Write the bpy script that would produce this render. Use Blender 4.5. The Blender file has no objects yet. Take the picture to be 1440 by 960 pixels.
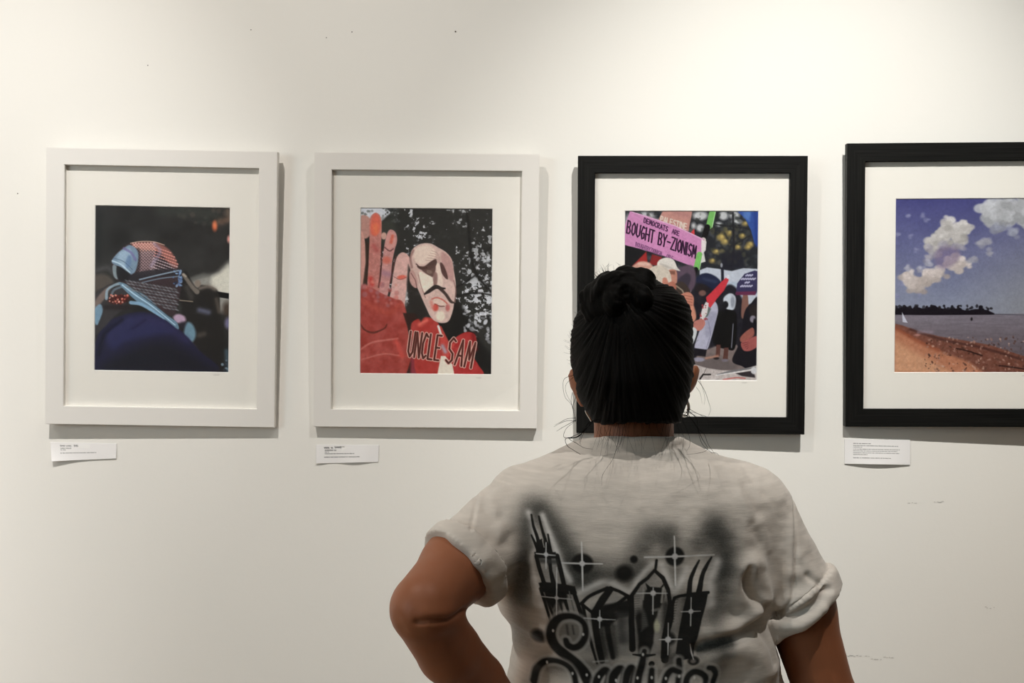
import bpy, bmesh, math, random
import numpy as np
from mathutils import Vector, Matrix, Euler
random.seed(7)
SC = bpy.context.scene
COL = SC.collection
F, D, EYE = 1400.0, 2.09, 1.50          # focal length in px of a 1440 px wide frame, camera to wall, eye height

# ------------------------------------------------------------------ helpers
def lin(c):
    c = np.asarray(c, float) / 255.0
    return np.where(c <= 0.04045, c / 12.92, ((c + 0.055) / 1.055) ** 2.4)

def link(o, parent=None):
    COL.objects.link(o)
    if parent is not None:
        o.parent = parent
    return o

def tag(o, label=None, category=None, group=None, kind=None):
    for k, v in (('label', label), ('category', category), ('group', group), ('kind', kind)):
        if v is not None:
            o[k] = v
    return o

def empty(name, loc=(0, 0, 0), rot=(0, 0, 0)):
    o = bpy.data.objects.new(name, None)
    o.location = loc
    o.rotation_euler = rot
    o.empty_display_size = 0.05
    return link(o)

def mesh_np(name, V, Q, mat, parent=None, smooth=True, colors=None):
    """V (n,3), Q (m,4) or (m,3) arrays"""
    me = bpy.data.meshes.new(name)
    V = np.ascontiguousarray(V, np.float32)
    Q = np.ascontiguousarray(Q, np.int32)
    k = Q.shape[1]
    me.vertices.add(len(V))
    me.vertices.foreach_set('co', V.ravel())
    me.loops.add(Q.size)
    me.loops.foreach_set('vertex_index', Q.ravel())
    me.polygons.add(len(Q))
    me.polygons.foreach_set('loop_start', np.arange(0, Q.size, k, dtype=np.int32))
    me.polygons.foreach_set('loop_total', np.full(len(Q), k, np.int32))
    me.update(calc_edges=True)
    me.polygons.foreach_set('use_smooth', np.full(len(Q), smooth, bool))
    if colors is not None:
        at = me.color_attributes.new('paint', 'FLOAT_COLOR', 'POINT')
        c4 = np.ones((len(V), 4), np.float32)
        c4[:, :3] = colors
        at.data.foreach_set('color', c4.ravel())
    me.materials.append(mat)
    me.validate()
    return link(bpy.data.objects.new(name, me), parent)

def mesh_bm(name, bm, mat, parent=None, smooth=False):
    me = bpy.data.meshes.new(name)
    bmesh.ops.recalc_face_normals(bm, faces=bm.faces)
    bm.to_mesh(me)
    bm.free()
    if smooth:
        me.polygons.foreach_set('use_smooth', np.full(len(me.polygons), True, bool))
    me.materials.append(mat)
    return link(bpy.data.objects.new(name, me), parent)

def bm_box(bm, x0, x1, y0, y1, z0, z1, bevel=0.0):
    r = bmesh.ops.create_cube(bm, size=1.0)
    vs = r['verts']
    for v in vs:
        v.co = Vector(((x0 + x1) / 2 + v.co.x * (x1 - x0), (y0 + y1) / 2 + v.co.y * (y1 - y0), (z0 + z1) / 2 + v.co.z * (z1 - z0)))
    if bevel > 0:
        es = list({e for v in vs for e in v.link_edges})
        bmesh.ops.bevel(bm, geom=es, offset=bevel, segments=2, affect='EDGES')

def tube_np(paths, radii, sides=5):
    """many polylines -> one (V, Q); radii per path (scalar or list)"""
    Vs, Qs, off = [], [], 0
    for P, r in zip(paths, radii):
        P = np.asarray(P, float)
        n = len(P)
        r = np.broadcast_to(np.asarray(r, float), (n,))
        T = np.gradient(P, axis=0)
        T /= np.linalg.norm(T, axis=1, keepdims=True) + 1e-9
        up = np.array([0.31, 0.17, 0.93])
        A = np.cross(T, up)
        A /= np.linalg.norm(A, axis=1, keepdims=True) + 1e-9
        B = np.cross(T, A)
        th = np.linspace(0, 2 * np.pi, sides, endpoint=False)
        ring = P[:, None, :] + r[:, None, None] * (np.cos(th)[None, :, None] * A[:, None, :] + np.sin(th)[None, :, None] * B[:, None, :])
        Vs.append(ring.reshape(-1, 3))
        i = np.arange(n - 1)[:, None] * sides
        j = np.arange(sides)[None, :]
        jn = (j + 1) % sides
        q = np.stack([i + j, i + jn, i + sides + jn, i + sides + j], -1).reshape(-1, 4)
        Qs.append(q + off)
        off += n * sides
    return np.concatenate(Vs), np.concatenate(Qs)

# ------------------------------------------------------------------ materials
def new_mat(name, col=(0.8, 0.8, 0.8), rough=0.5, spec=0.5, metal=0.0):
    m = bpy.data.materials.new(name)
    m.use_nodes = True
    b = m.node_tree.nodes['Principled BSDF']
    b.inputs['Base Color'].default_value = (*col, 1)
    b.inputs['Roughness'].default_value = rough
    b.inputs['Specular IOR Level'].default_value = spec
    b.inputs['Metallic'].default_value = metal
    return m

def N(m, kind, **kw):
    n = m.node_tree.nodes.new(kind)
    for k, v in kw.items():
        setattr(n, k, v)
    return n

def L(m, a, b):
    m.node_tree.links.new(a, b)

def noise_bump(m, scale=(60, 60, 60), strength=0.2, dist=0.002, detail=4, noise_scale=1.0, color_mix=None):
    b = m.node_tree.nodes['Principled BSDF']
    tc = N(m, 'ShaderNodeTexCoord')
    mp = N(m, 'ShaderNodeMapping')
    mp.inputs['Scale'].default_value = scale
    nz = N(m, 'ShaderNodeTexNoise')
    nz.inputs['Scale'].default_value = noise_scale
    nz.inputs['Detail'].default_value = detail
    bp = N(m, 'ShaderNodeBump')
    bp.inputs['Strength'].default_value = strength
    bp.inputs['Distance'].default_value = dist
    L(m, tc.outputs['Object'], mp.inputs['Vector'])
    L(m, mp.outputs['Vector'], nz.inputs['Vector'])
    L(m, nz.outputs['Fac'], bp.inputs['Height'])
    L(m, bp.outputs['Normal'], b.inputs['Normal'])
    if color_mix:
        cr = N(m, 'ShaderNodeValToRGB')
        cr.color_ramp.elements[0].position = 0.3
        cr.color_ramp.elements[1].position = 0.7
        cr.color_ramp.elements[0].color = (*color_mix[0], 1)
        cr.color_ramp.elements[1].color = (*color_mix[1], 1)
        L(m, nz.outputs['Fac'], cr.inputs['Fac'])
        L(m, cr.outputs['Color'], b.inputs['Base Color'])
    return nz

def paint_mat(name, rough=0.45, spec=0.3):
    m = new_mat(name, rough=rough, spec=spec)
    a = N(m, 'ShaderNodeVertexColor', layer_name='paint')
    L(m, a.outputs['Color'], m.node_tree.nodes['Principled BSDF'].inputs['Base Color'])
    return m

# ------------------------------------------------------------------ value noise + painter
def vnoise(x, y, seed=0, octaves=3, gain=0.5):
    rng = np.random.RandomState(seed)
    T = rng.rand(256, 256)
    out = 0.0
    amp, tot = 1.0, 0.0
    for o in range(octaves):
        xs, ys = x * 2 ** o + 17.3 * o, y * 2 ** o + 9.1 * o
        xi, yi = np.floor(xs).astype(int), np.floor(ys).astype(int)
        fx, fy = xs - xi, ys - yi
        fx, fy = fx * fx * (3 - 2 * fx), fy * fy * (3 - 2 * fy)
        g = lambda a, b: T[(a) % 256, (b) % 256]
        v = (g(xi, yi) * (1 - fx) + g(xi + 1, yi) * fx) * (1 - fy) + (g(xi, yi + 1) * (1 - fx) + g(xi + 1, yi + 1) * fx) * fy
        out = out + amp * v
        tot += amp
        amp *= gain
    return out / tot

def smooth_pts(P, n=8, closed=False):
    P = np.asarray(P, float)
    if closed:
        Q = np.vstack([P[-1], P, P[0], P[1]])
    else:
        Q = np.vstack([2 * P[0] - P[1], P, 2 * P[-1] - P[-2]])
    out = []
    t = np.linspace(0, 1, n, endpoint=False)[:, None]
    for i in range(1, len(Q) - 2):
        a, b, c, d = Q[i - 1], Q[i], Q[i + 1], Q[i + 2]
        out.append(0.5 * ((2 * b) + (-a + c) * t + (2 * a - 5 * b + 4 * c - d) * t ** 2 + (-a + 3 * b - 3 * c + d) * t ** 3))
    if not closed:
        out.append(Q[-2][None])
    return np.vstack(out)

FONT = {
 'A': [[(0, 1), (.5, 0), (1, 1)], [(.2, .62), (.8, .62)]],
 'B': [[(0, 0), (0, 1), (.7, .98), (.95, .75), (.6, .5), (0, .48)], [(.6, .5), (.85, .25), (.6, .02), (0, 0)]],
 'C': [[(.95, .12), (.5, 0), (.05, .4), (.1, .8), (.5, 1), (.95, .88)]],
 'D': [[(0, 0), (0, 1), (.6, .95), (.95, .5), (.6, .05), (0, 0)]],
 'E': [[(.9, 0), (0, 0), (0, 1), (.9, 1)], [(0, .5), (.75, .5)]],
 'F': [[(.9, 0), (0, 0), (0, 1)], [(0, .48), (.7, .48)]],
 'G': [[(.9, .1), (.45, 0), (.03, .5), (.4, 1), (.9, .9), (.9, .55), (.5, .55)]],
 'H': [[(0, 0), (0, 1)], [(1, 0), (1, 1)], [(0, .5), (1, .5)]],
 'I': [[(.5, 0), (.5, 1)]],
 'K': [[(0, 0), (0, 1)], [(.9, 0), (0, .55), (.95, 1)]],
 'L': [[(0, 0), (0, 1), (.85, 1)]],
 'M': [[(0, 1), (.1, 0), (.5, .7), (.9, 0), (1, 1)]],
 'N': [[(0, 1), (0, 0), (1, 1), (1, 0)]],
 'O': [[(.5, 0), (.05, .3), (.08, .8), (.5, 1), (.93, .75), (.93, .25), (.5, 0)]],
 'P': [[(0, 1), (0, 0), (.8, .05), (.85, .45), (0, .52)]],
 'R': [[(0, 1), (0, 0), (.8, .05), (.85, .42), (0, .5), (.9, 1)]],
 'S': [[(.9, .1), (.5, 0), (.1, .2), (.2, .45), (.8, .6), (.9, .85), (.5, 1), (.05, .9)]],
 'T': [[(0, 0), (1, 0)], [(.5, 0), (.5, 1)]],
 'U': [[(0, 0), (.03, .8), (.5, 1), (.95, .8), (1, 0)]],
 'Y': [[(0, 0), (.5, .5), (1, 0)], [(.5, .5), (.45, 1)]],
 'Z': [[(0, 0), (1, 0), (0, 1), (1, 1)]],
 '-': [[(.1, .5), (.9, .5)]],
 '.': [[(.4, .95), (.5, 1)]],
}

class Canvas:
    """small painter: colours are display (sRGB) values, coordinates are the picture's own pixels"""
    def __init__(s, x0, y0, x1, y1, res, base):
        s.x0, s.y0, s.x1, s.y1, s.res = x0, y0, x1, y1, res
        s.w, s.h = int((x1 - x0) * res) + 1, int((y1 - y0) * res) + 1
        s.X, s.Y = np.meshgrid(np.linspace(x0, x1, s.w), np.linspace(y0, y1, s.h))
        s.C = np.ones((s.h, s.w, 3)) * np.asarray(base, float)
    def win(s, P, m):
        P = np.asarray(P, float)
        i0 = int(max(0, (P[:, 0].min() - m - s.x0) * s.res)); i1 = int(min(s.w, (P[:, 0].max() + m - s.x0) * s.res + 2))
        j0 = int(max(0, (P[:, 1].min() - m - s.y0) * s.res)); j1 = int(min(s.h, (P[:, 1].max() + m - s.y0) * s.res + 2))
        if i1 <= i0 or j1 <= j0:
            return None
        return (slice(j0, j1), slice(i0, i1))
    def blend(s, sl, alpha, col, mod=None):
        a = np.clip(alpha, 0, 1)[..., None]
        col = np.asarray(col, float)
        if col.ndim == 1:
            col = col[None, None, :]
        s.C[sl] = s.C[sl] * (1 - a) + col * a
    @staticmethod
    def dist(X, Y, P, W=None):
        d = np.full(X.shape, 1e9)
        for k in range(len(P) - 1):
            ax, ay = P[k]; bx, by = P[k + 1]
            vx, vy = bx - ax, by - ay
            t = np.clip(((X - ax) * vx + (Y - ay) * vy) / (vx * vx + vy * vy + 1e-12), 0, 1)
            dd = np.hypot(X - ax - t * vx, Y - ay - t * vy)
            if W is not None:
                dd = dd - (W[k] + (W[k + 1] - W[k]) * t) / 2
            d = np.minimum(d, dd)
        return d
    def poly(s, P, col, soft=0.8, a=1.0, smooth=False, mottle=0, seed=1, ms=0.3):
        if smooth:
            P = smooth_pts(P, 6, True)
        P = np.asarray(P, float)
        sl = s.win(P, soft + 1)
        if sl is None: return
        X, Y = s.X[sl], s.Y[sl]
        inside = np.zeros(X.shape, bool)
        n = len(P)
        for k in range(n):
            x1, y1 = P[k]; x2, y2 = P[(k + 1) % n]
            if y1 == y2: continue
            c = ((y1 > Y) != (y2 > Y)) & (X < (x2 - x1) * (Y - y1) / (y2 - y1) + x1)
            inside ^= c
        d = s.dist(X, Y, np.vstack([P, P[:1]]))
        sd = np.where(inside, -d, d)
        al = np.clip(0.5 - sd / soft, 0, 1) * a
        c = np.asarray(col, float)
        if mottle:
            nz = vnoise(X * ms, Y * ms, seed, 3)[..., None]
            c = np.clip(c + (nz - 0.5) * 2 * mottle, 0, 255)
        s.blend(sl, al, c)
    def line(s, P, w, col, soft=0.7, a=1.0, smooth=False):
        P = np.asarray(P, float)
        n0 = len(P)
        W = np.broadcast_to(np.asarray(w, float), (n0,)) if np.ndim(w) == 0 or len(w) == n0 else np.interp(np.linspace(0, 1, n0), np.linspace(0, 1, len(w)), w)
        if smooth and n0 > 2:
            Q = smooth_pts(P, 6)
            W = np.interp(np.linspace(0, 1, len(Q)), np.linspace(0, 1, n0), W)
            P = Q
        sl = s.win(P, W.max() / 2 + soft + 1)
        if sl is None: return
        d = s.dist(s.X[sl], s.Y[sl], P, W)
        s.blend(sl, np.clip(0.5 - d / soft, 0, 1) * a, col)
    def spray(s, P, w, col, a=1.0, smooth=True):
        """soft gaussian stroke of full width w"""
        P = np.asarray(P, float)
        if len(P) == 1:
            P = np.vstack([P, P + 0.01])
        if smooth and len(P) > 2:
            P = smooth_pts(P, 5)
        sl = s.win(P, w * 1.3)
        if sl is None: return
        d = s.dist(s.X[sl], s.Y[sl], P)
        s.blend(sl, a * np.exp(-(d / (w * 0.5)) ** 2), col)
    def ell(s, cx, cy, rx, ry, col, soft=0.8, a=1.0, rot=0.0):
        m = max(rx, ry) + soft + 1
        sl = s.win([(cx - m, cy - m), (cx + m, cy + m)], 0)
        if sl is None: return
        X, Y = s.X[sl] - cx, s.Y[sl] - cy
        c, sn = math.cos(rot), math.sin(rot)
        u, v = X * c + Y * sn, -X * sn + Y * c
        r = np.hypot(u / rx, v / ry)
        d = (r - 1) * min(rx, ry)
        s.blend(sl, np.clip(0.5 - d / soft, 0, 1) * a, col)
    def text(s, t, x, y, h, w, ang, col, wd, gap=0.35, soft=0.7, a=1.0, up=False):
        c, sn = math.cos(ang), math.sin(ang)
        kx, ky = (-0.12, 1.0) if up else (-sn, c)
        cx = 0.0
        for ch in t:
            if ch == ' ':
                cx += w * 0.8; continue
            cw = w * (0.35 if ch in 'I.' else 1.0)
            for st in FONT.get(ch, []):
                P = [(cx + px * cw, py * h) for px, py in st]
                P = [(x + a_ * c + b_ * kx, y + a_ * sn + b_ * ky) for a_, b_ in P]
                s.line(P, wd, col, soft, a)
            cx += cw + w * gap
    def scatter(s, region, n, r, cols, seed=0, soft=1.0, a=1.0, stretch=1.0):
        rng = np.random.RandomState(seed)
        x0, y0, x1, y1 = region
        for _ in range(n):
            rr = rng.uniform(*r)
            c = cols[rng.randint(len(cols))]
            s.ell(rng.uniform(x0, x1), rng.uniform(y0, y1), rr * rng.uniform(1, stretch), rr, c, soft, a * rng.uniform(.6, 1), rng.uniform(0, 3))
# ------------------------------------------------------------------ the four prints (display colours)
def art_scarf():
    c = Canvas(133, 286.5, 322, 523.5, 2.2, (45, 43, 41))
    n = vnoise(c.X * .03, c.Y * .03, 3, 3)[..., None]
    c.C += (n - .5) * 26
    c.spray([(225, 292), (300, 296)], 16, (62, 66, 58), .5)
    c.scatter((250, 288, 322, 312), 26, (1.5, 4), [(78, 76, 66), (58, 66, 58), (98, 84, 72)], 4, 3, .5)
    c.spray([(140, 300), (138, 360)], 10, (34, 34, 32), .7)
    c.ell(300, 313.5, 3.6, 7, (196, 92, 52), 3.5, .95)
    c.ell(300, 312, 2.2, 4, (232, 122, 66), 3)
    c.spray([(306, 308), (320, 304)], 10, (112, 84, 66), .7)
    c.spray([(318, 292), (321, 300)], 8, (120, 98, 80), .6)
    c.ell(320, 332, 2.5, 5, (214, 142, 128), 3)
    # pale bank behind the hand
    c.poly([(262, 396), (278, 386), (300, 382), (312, 372), (322, 368), (322, 432), (290, 430), (270, 410)], (150, 147, 136), 9, .9, True)
    c.poly([(296, 388), (308, 380), (322, 370), (322, 412), (300, 410)], (206, 201, 182), 7, .95, True)
    c.spray([(262, 394), (285, 384)], 8, (96, 96, 90), .6)
    c.spray([(136, 380), (150, 376), (160, 384)], 8, (74, 72, 70), .8)
    c.poly([(133, 388), (150, 386), (160, 398), (140, 408), (133, 410)], (92, 82, 72), 5, .8, True)
    # hand, arm and baton
    c.line([(291, 409), (322, 413.5)], 8, (22, 20, 20), 1.2)
    c.poly([(257, 380), (262, 380), (268, 392), (276, 402), (282, 398), (300, 402), (307, 412), (309, 440), (314, 470), (320, 523), (250, 523), (255, 440), (252, 410)], (38, 35, 33), 2.5, 1, True)
    c.line([(257, 384), (262, 391), (270, 402), (276, 408)], [5, 5, 7], (118, 108, 96), 2, .9, True)
    c.line([(256, 383), (260, 386)], 3, (164, 150, 132), 1.5, .8)
    c.ell(277, 396, 4.5, 5, (128, 114, 100), 2, .95)
    c.spray([(280, 403), (292, 400), (301, 404)], 6, (120, 108, 96), .8)
    c.spray([(303, 418), (307, 436)], 6, (108, 94, 80), .55)
    c.spray([(262, 402), (268, 416)], 9, (84, 78, 72), .5)
    c.line([(252, 420.5), (270, 422)], 1.3, (140, 124, 104), 1)
    c.ell(318, 432, 6, 10, (66, 52, 42), 6, .9)
    c.ell(320, 452, 5, 8, (120, 114, 150), 4, .8)
    # far colours
    c.ell(252, 447, 9, 6.5, (182, 150, 172), 3, .95, .3)
    c.ell(258, 456, 7, 5, (44, 38, 46), 4, .9)
    c.poly([(263, 452), (271, 456), (275, 470), (268, 482), (258, 480), (258, 466)], (104, 140, 156), 4, .95, True)
    c.spray([(262, 480), (272, 488)], 6, (176, 160, 150), .8)
    c.spray([(280, 434), (292, 437)], 8, (96, 98, 120), .8)
    c.spray([(280, 470), (286, 468)], 8, (92, 82, 72), .6)
    c.spray([(318, 492), (320, 520)], 7, (70, 92, 104), .75)
    c.scatter((312, 505, 322, 523), 12, (1, 2.4), [(120, 140, 150), (40, 44, 52)], 8, 1.5)
    # shoulder and back
    c.poly([(133, 523), (136, 480), (148, 456), (170, 444), (200, 438), (232, 446), (256, 466), (280, 492), (300, 523)], (38, 36, 58), 2.5, 1, True)
    c.poly([(150, 470), (170, 450), (200, 443), (228, 450), (248, 466), (220, 470), (180, 480), (158, 492)], (46, 46, 84), 9, .85, True)
    c.spray([(196, 452), (214, 450), (240, 462), (262, 478)], 10, (48, 44, 78), .8)
    c.spray([(186, 462), (204, 450)], 5, (34, 32, 60), .7)
    c.poly([(170, 500), (230, 480), (290, 510), (300, 524), (150, 524)], (33, 32, 38), 16, .9, True)
    c.spray([(140, 500), (148, 470), (172, 450)], 6, (24, 24, 36), .7)
    # scarf around neck, left
    c.poly([(133, 420), (146, 404), (166, 396), (178, 402), (176, 430), (160, 446), (146, 462), (133, 470)], (58, 54, 54), 1.8, 1, True)
    c.poly([(134, 424), (146, 408), (156, 402), (150, 416), (140, 430), (134, 440)], (122, 104, 94), 2.5, .9, True)
    c.poly([(133, 436), (141, 428), (145, 436), (141, 450), (137, 458), (133, 452)], (110, 144, 164), 2, .95, True)
    c.line([(150, 420), (151, 408), (160, 401), (168, 398)], [4, 3, 4], (138, 160, 170), 1.5, .9, True)
    c.line([(156, 418), (160, 408), (170, 403)], 3, (96, 110, 118), 1.3, .9, True)
    c.ell(167, 421, 15, 6.5, (70, 30, 26), 2, 1, -.15)
    c.scatter((153, 414, 180, 427), 55, (.7, 1.7), [(206, 110, 86), (226, 150, 124), (120, 40, 32), (52, 26, 26)], 3, .7)
    c.spray([(150, 432), (180, 432)], 9, (42, 34, 34), .9)
    c.poly([(167, 398), (176, 398), (190, 408), (206, 414), (218, 424), (232, 440), (248, 452), (250, 462), (234, 450), (214, 438), (196, 426), (180, 412)], (98, 128, 146), 1.6, 1, True)
    c.line([(172, 400), (190, 414), (214, 430), (246, 456)], [2, 2, 1.4], (168, 198, 212), 1, .9, True)
    c.line([(184, 425), (198, 427), (214, 436), (230, 447)], [5, 5, 2], (122, 160, 184), 1.6, .95, True)
    c.line([(190, 408), (220, 430), (244, 448)], [1.5, 1.5, 1], (50, 60, 66), 1, .8, True)
    # head wrap
    head = [(157, 368), (160, 360), (168, 350), (180, 341), (194, 338.5), (212, 338), (228, 342), (240, 352), (248, 366), (250, 378), (254, 388), (254, 402), (250, 424), (244, 442), (230, 438), (206, 416), (190, 406), (172, 396), (162, 392), (158, 380)]
    c.poly(head, (60, 46, 48), 1.4, 1, True)
    c.poly([(184, 342), (200, 338.5), (222, 340), (240, 352), (249, 372), (240, 372), (222, 352), (196, 348)], (176, 102, 86), 3, .7, True)
    # zigzag weave
    for k in range(11):
        y0 = 342 + k * 4.2
        P = [(186 + i * 2.1, y0 + (1.9 if i % 2 else -1.9) - i * .1) for i in range(17)]
        P = [p for p in P if p[0] > 184 + k * .3 and p[0] < 219]
        c.line(P, 1.3, (222, 168, 150) if k < 3 else (196, 160, 158), .8, .9 - k * .03)
    for j in range(10):
        for i in range(12):
            x, y = 219 + i * 3.2 - j * .9, 346 + j * 3.9 + i * 1.1
            if x < 249 and y < 379 and (x - 210) ** 2 / 1700 + (y - 385) ** 2 / 2300 < 1:
                c.ell(x, y, 1.5, .75, (228, 150, 132) if j < 4 else (206, 182, 182), .7, .9, .3)
    c.spray([(216, 340), (224, 352), (212, 372)], 5, (150, 134, 156), .6)
    c.poly([(188, 352), (196, 350), (196, 378), (190, 388), (184, 386)], (30, 24, 28), 3, .6, True)
    # pale twisted band at left
    c.poly([(157, 366), (163, 357), (172, 349), (182, 343), (192, 350), (194, 362), (190, 380), (182, 386), (172, 376), (160, 371)], (112, 136, 154), 1.8, 1, True)
    c.poly([(166, 356), (178, 348), (184, 352), (182, 370), (176, 376), (166, 366)], (146, 170, 186), 4, .85, True)
    c.poly([(180, 358), (184, 360), (183, 372), (178, 376), (176, 368)], (82, 112, 150), 3, .7, True)
    c.line([(174, 348), (184, 354), (190, 364)], 3.5, (112, 104, 150), 1.5, .8, True)
    c.line([(158, 366), (170, 371), (182, 382)], 2.2, (184, 206, 214), 1, .8, True)
    c.line([(160, 362), (174, 367), (186, 378)], 1, (70, 90, 110), .8, .8, True)
    c.poly([(158, 374), (162, 372), (168, 382), (166, 392), (160, 388)], (128, 142, 144), 1.6, .95, True)
    c.poly([(164, 374), (174, 378), (184, 386), (178, 394), (166, 392)], (34, 32, 34), 2, .95, True)
    # tied strips and lower weave
    c.poly([(182, 386), (210, 378), (250, 376), (253, 384), (220, 388), (186, 396)], (46, 42, 46), 2.5, .9, True)
    c.line([(196, 392), (218, 386), (250, 378)], 2, (132, 152, 166), 1, .9, True)
    c.line([(200, 396), (224, 390), (252, 386)], 1.6, (104, 122, 136), 1, .9, True)
    c.scatter((243, 378, 255, 400), 26, (.8, 2), [(130, 160, 190), (84, 110, 150), (40, 46, 66)], 6, .8, 1, 2)
    for j in range(9):
        for i in range(15):
            x, y = 178 + i * 5.6 + (j % 2) * 2.8, 394 + j * 4.6 + i * .9 - j * .4
            if x < 250 and y > 392 + (x - 180) * -.02 and y < 404 + (x - 178) * .55 and y < 436:
                c.ell(x, y, 3.2, 1.0, (122, 124, 126) if (i + j) % 3 else (92, 96, 98), .9, .85, .45)
    c.line([(183, 340.5), (196, 337.8), (214, 337.6), (230, 342)], 1, (240, 190, 160), .9, .8, True)
    return c

def art_puppet():
    c = Canvas(507, 292, 691, 526.5, 2.2, (46, 45, 42))
    # foliage against sky, right
    X, Y = c.X, c.Y
    n = vnoise(X * .22, Y * .22, 5, 4, .62)
    n2 = vnoise(X * .045, Y * .045, 9, 2)
    w = np.clip((X - 632) / 34, 0, 1) * np.clip(1.1 - abs(Y - 410) / 95, 0, 1)
    m = np.clip((n + n2 * .5 + w * .26 - .99) * 14, 0, 1)[..., None]
    c.C = c.C * (1 - m) + np.array([186, 186, 186]) * m
    m3 = (np.clip((n - .52) * 10, 0, 1) * np.clip(n2 * 2 - .7, 0, 1) * (X > 600) * (Y < 400))[..., None]
    c.C = c.C * (1 - m3 * .5) + np.array([98, 98, 94]) * m3 * .5
    c.spray([(655, 300), (660, 350), (666, 380), (680, 400), (692, 412)], 5, (34, 33, 31), 1)
    c.spray([(664, 376), (690, 344)], 4, (36, 34, 32), .9)
    c.spray([(640, 415), (670, 411), (690, 414)], 3, (30, 29, 28), .9)
    c.spray([(670, 384), (650, 398), (638, 404)], 3, (30, 29, 28), .9)
    c.poly([(636, 420), (650, 430), (668, 470), (691, 500), (691, 527), (600, 527), (610, 440)], (30, 29, 28), 6, .95)
    c.scatter((648, 440, 690, 480), 50, (1, 3), [(196, 196, 198), (150, 150, 152), (34, 33, 32)], 12, 1.2, .9, 1.8)
    c.scatter((676, 350, 690, 372), 14, (1, 2.6), [(178, 178, 178), (130, 132, 130)], 14, 1.2, .9, 1.6)
    # sky top left
    c.poly([(507, 292), (556, 292), (552, 298), (544, 304), (536, 312), (507, 306)], (196, 198, 202), 3, 1)
    c.scatter((538, 292, 562, 318), 46, (.8, 2.4), [(60, 62, 58), (120, 124, 120), (40, 42, 40)], 21, 1.2, .9, 1.5)
    c.scatter((507, 296, 530, 306), 10, (.8, 2), [(92, 96, 90)], 23, 1.2, .8)
    c.poly([(534, 312), (552, 308), (560, 330), (548, 345), (534, 340)], (58, 60, 52), 5, .8)
    c.ell(567, 414, 7, 16, (178, 176, 172), 5, .75)
    c.scatter((558, 398, 578, 432), 16, (.8, 2.4), [(46, 46, 44), (190, 190, 188)], 25, 1.2)
    # hand
    pale, red = (196, 152, 142), (160, 62, 52)
    c.poly([(507, 306), (516, 304), (522, 312), (521, 330), (514, 336), (507, 330)], (178, 128, 114), 2, 1, True)
    c.poly([(507, 330), (514, 340), (516, 372), (512, 410), (507, 420)], (198, 142, 126), 1.6, 1, True)
    c.poly([(514, 338), (521, 344), (520, 380), (513, 412), (510, 408), (515, 370)], (54, 40, 32), 2, .9)
    c.poly([(520, 310), (527, 300), (534, 303), (537, 316), (536, 350), (535, 380), (533, 420), (518, 418), (519, 370), (520, 340)], (186, 116, 104), 1.3, 1, True, 16, 3, .35)
    c.poly([(522, 312), (527, 301), (534, 306), (535, 322), (529, 332), (522, 328)], (216, 92, 66), 3, .9, True)
    c.spray([(528, 318), (529, 326)], 8, (226, 112, 62), .9)
    c.spray([(522, 392), (524, 400)], 7, (196, 50, 42), .9)
    c.spray([(526, 346), (530, 352)], 7, (170, 70, 66), .7)
    c.ell(540, 332, 3.8, 5, (196, 152, 134), 1.5)
    c.poly([(544, 330), (549, 323), (556, 327), (558.5, 338), (555, 352), (552, 368), (549, 395), (544, 420), (534, 420), (537, 380), (540, 350)], (190, 132, 124), 1.3, 1, True, 14, 5, .3)
    c.poly([(545, 332), (550, 326), (556, 334), (555, 346), (548, 352), (543, 346)], (202, 140, 128), 2, .9, True)
    c.line([(552, 332), (550, 341)], 4, (206, 92, 66), 2.5, .9)
    c.line([(541, 348), (548, 353), (553, 350)], 1.6, (108, 62, 60), 1, .9, True)
    c.ell(544, 366, 6, 5, (206, 96, 72), 4, .8)
    c.spray([(540, 384), (548, 386)], 9, (150, 108, 124), .7)
    c.poly([(558, 362), (565, 355), (573, 358), (577, 368), (575, 388), (571, 412), (566, 440), (545, 440), (550, 410), (554, 380)], (206, 160, 148), 1.3, 1, True, 10, 7, .3)
    c.line([(557, 360), (553, 376), (549, 398)], 1.4, (90, 44, 40), 1, .9, True)
    c.line([(537, 350), (536, 380), (533, 404)], 2, (84, 40, 36), 1.2, .8, True)
    c.ell(565, 390, 6.5, 3.2, (212, 92, 70), 2, .95, -.15)
    c.line([(554, 389), (562, 393), (571, 390)], 1, (140, 84, 80), .8, .8, True)
    c.poly([(507, 412), (520, 404), (540, 414), (556, 420), (566, 424), (572, 440), (575, 470), (582, 495), (584, 527), (507, 527)], red, 1.8, 1, True, 18, 8, .12)
    c.scatter((510, 396, 560, 430), 34, (1.5, 4), [(196, 112, 100), (176, 82, 76), (160, 110, 116), (206, 128, 108)], 31, 2.5, .7)
    c.spray([(512, 425), (545, 440), (562, 430)], 9, (176, 70, 50), .6)
    c.line([(508, 456), (514, 464), (526, 468), (541, 462), (545, 456)], [2, 3, 1.5], (100, 44, 36), 1.2, .9, True)
    c.line([(508, 492), (524, 482), (546, 478), (560, 476)], 2.5, (206, 126, 112), 2, .6, True)
    c.line([(510, 506), (540, 498), (562, 500)], 2, (206, 130, 116), 2, .5, True)
    c.spray([(512, 520), (560, 514)], 8, (150, 52, 44), .6)
    c.spray([(558, 480), (566, 500)], 8, (206, 72, 58), .6)
    c.poly([(567, 440), (576, 468), (580, 500), (572, 527), (590, 527), (590, 440)], (52, 34, 30), 2, .95)
    c.poly([(578, 480), (592, 474), (598, 500), (596, 527), (578, 527)], (140, 48, 58), 4, .9)
    # puppet's coat
    c.poly([(578, 458), (588, 448), (604, 446), (616, 454), (622, 470), (628, 486), (624, 527), (588, 527), (582, 490)], (166, 48, 40), 1.6, 1, True, 12, 11, .12)
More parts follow.
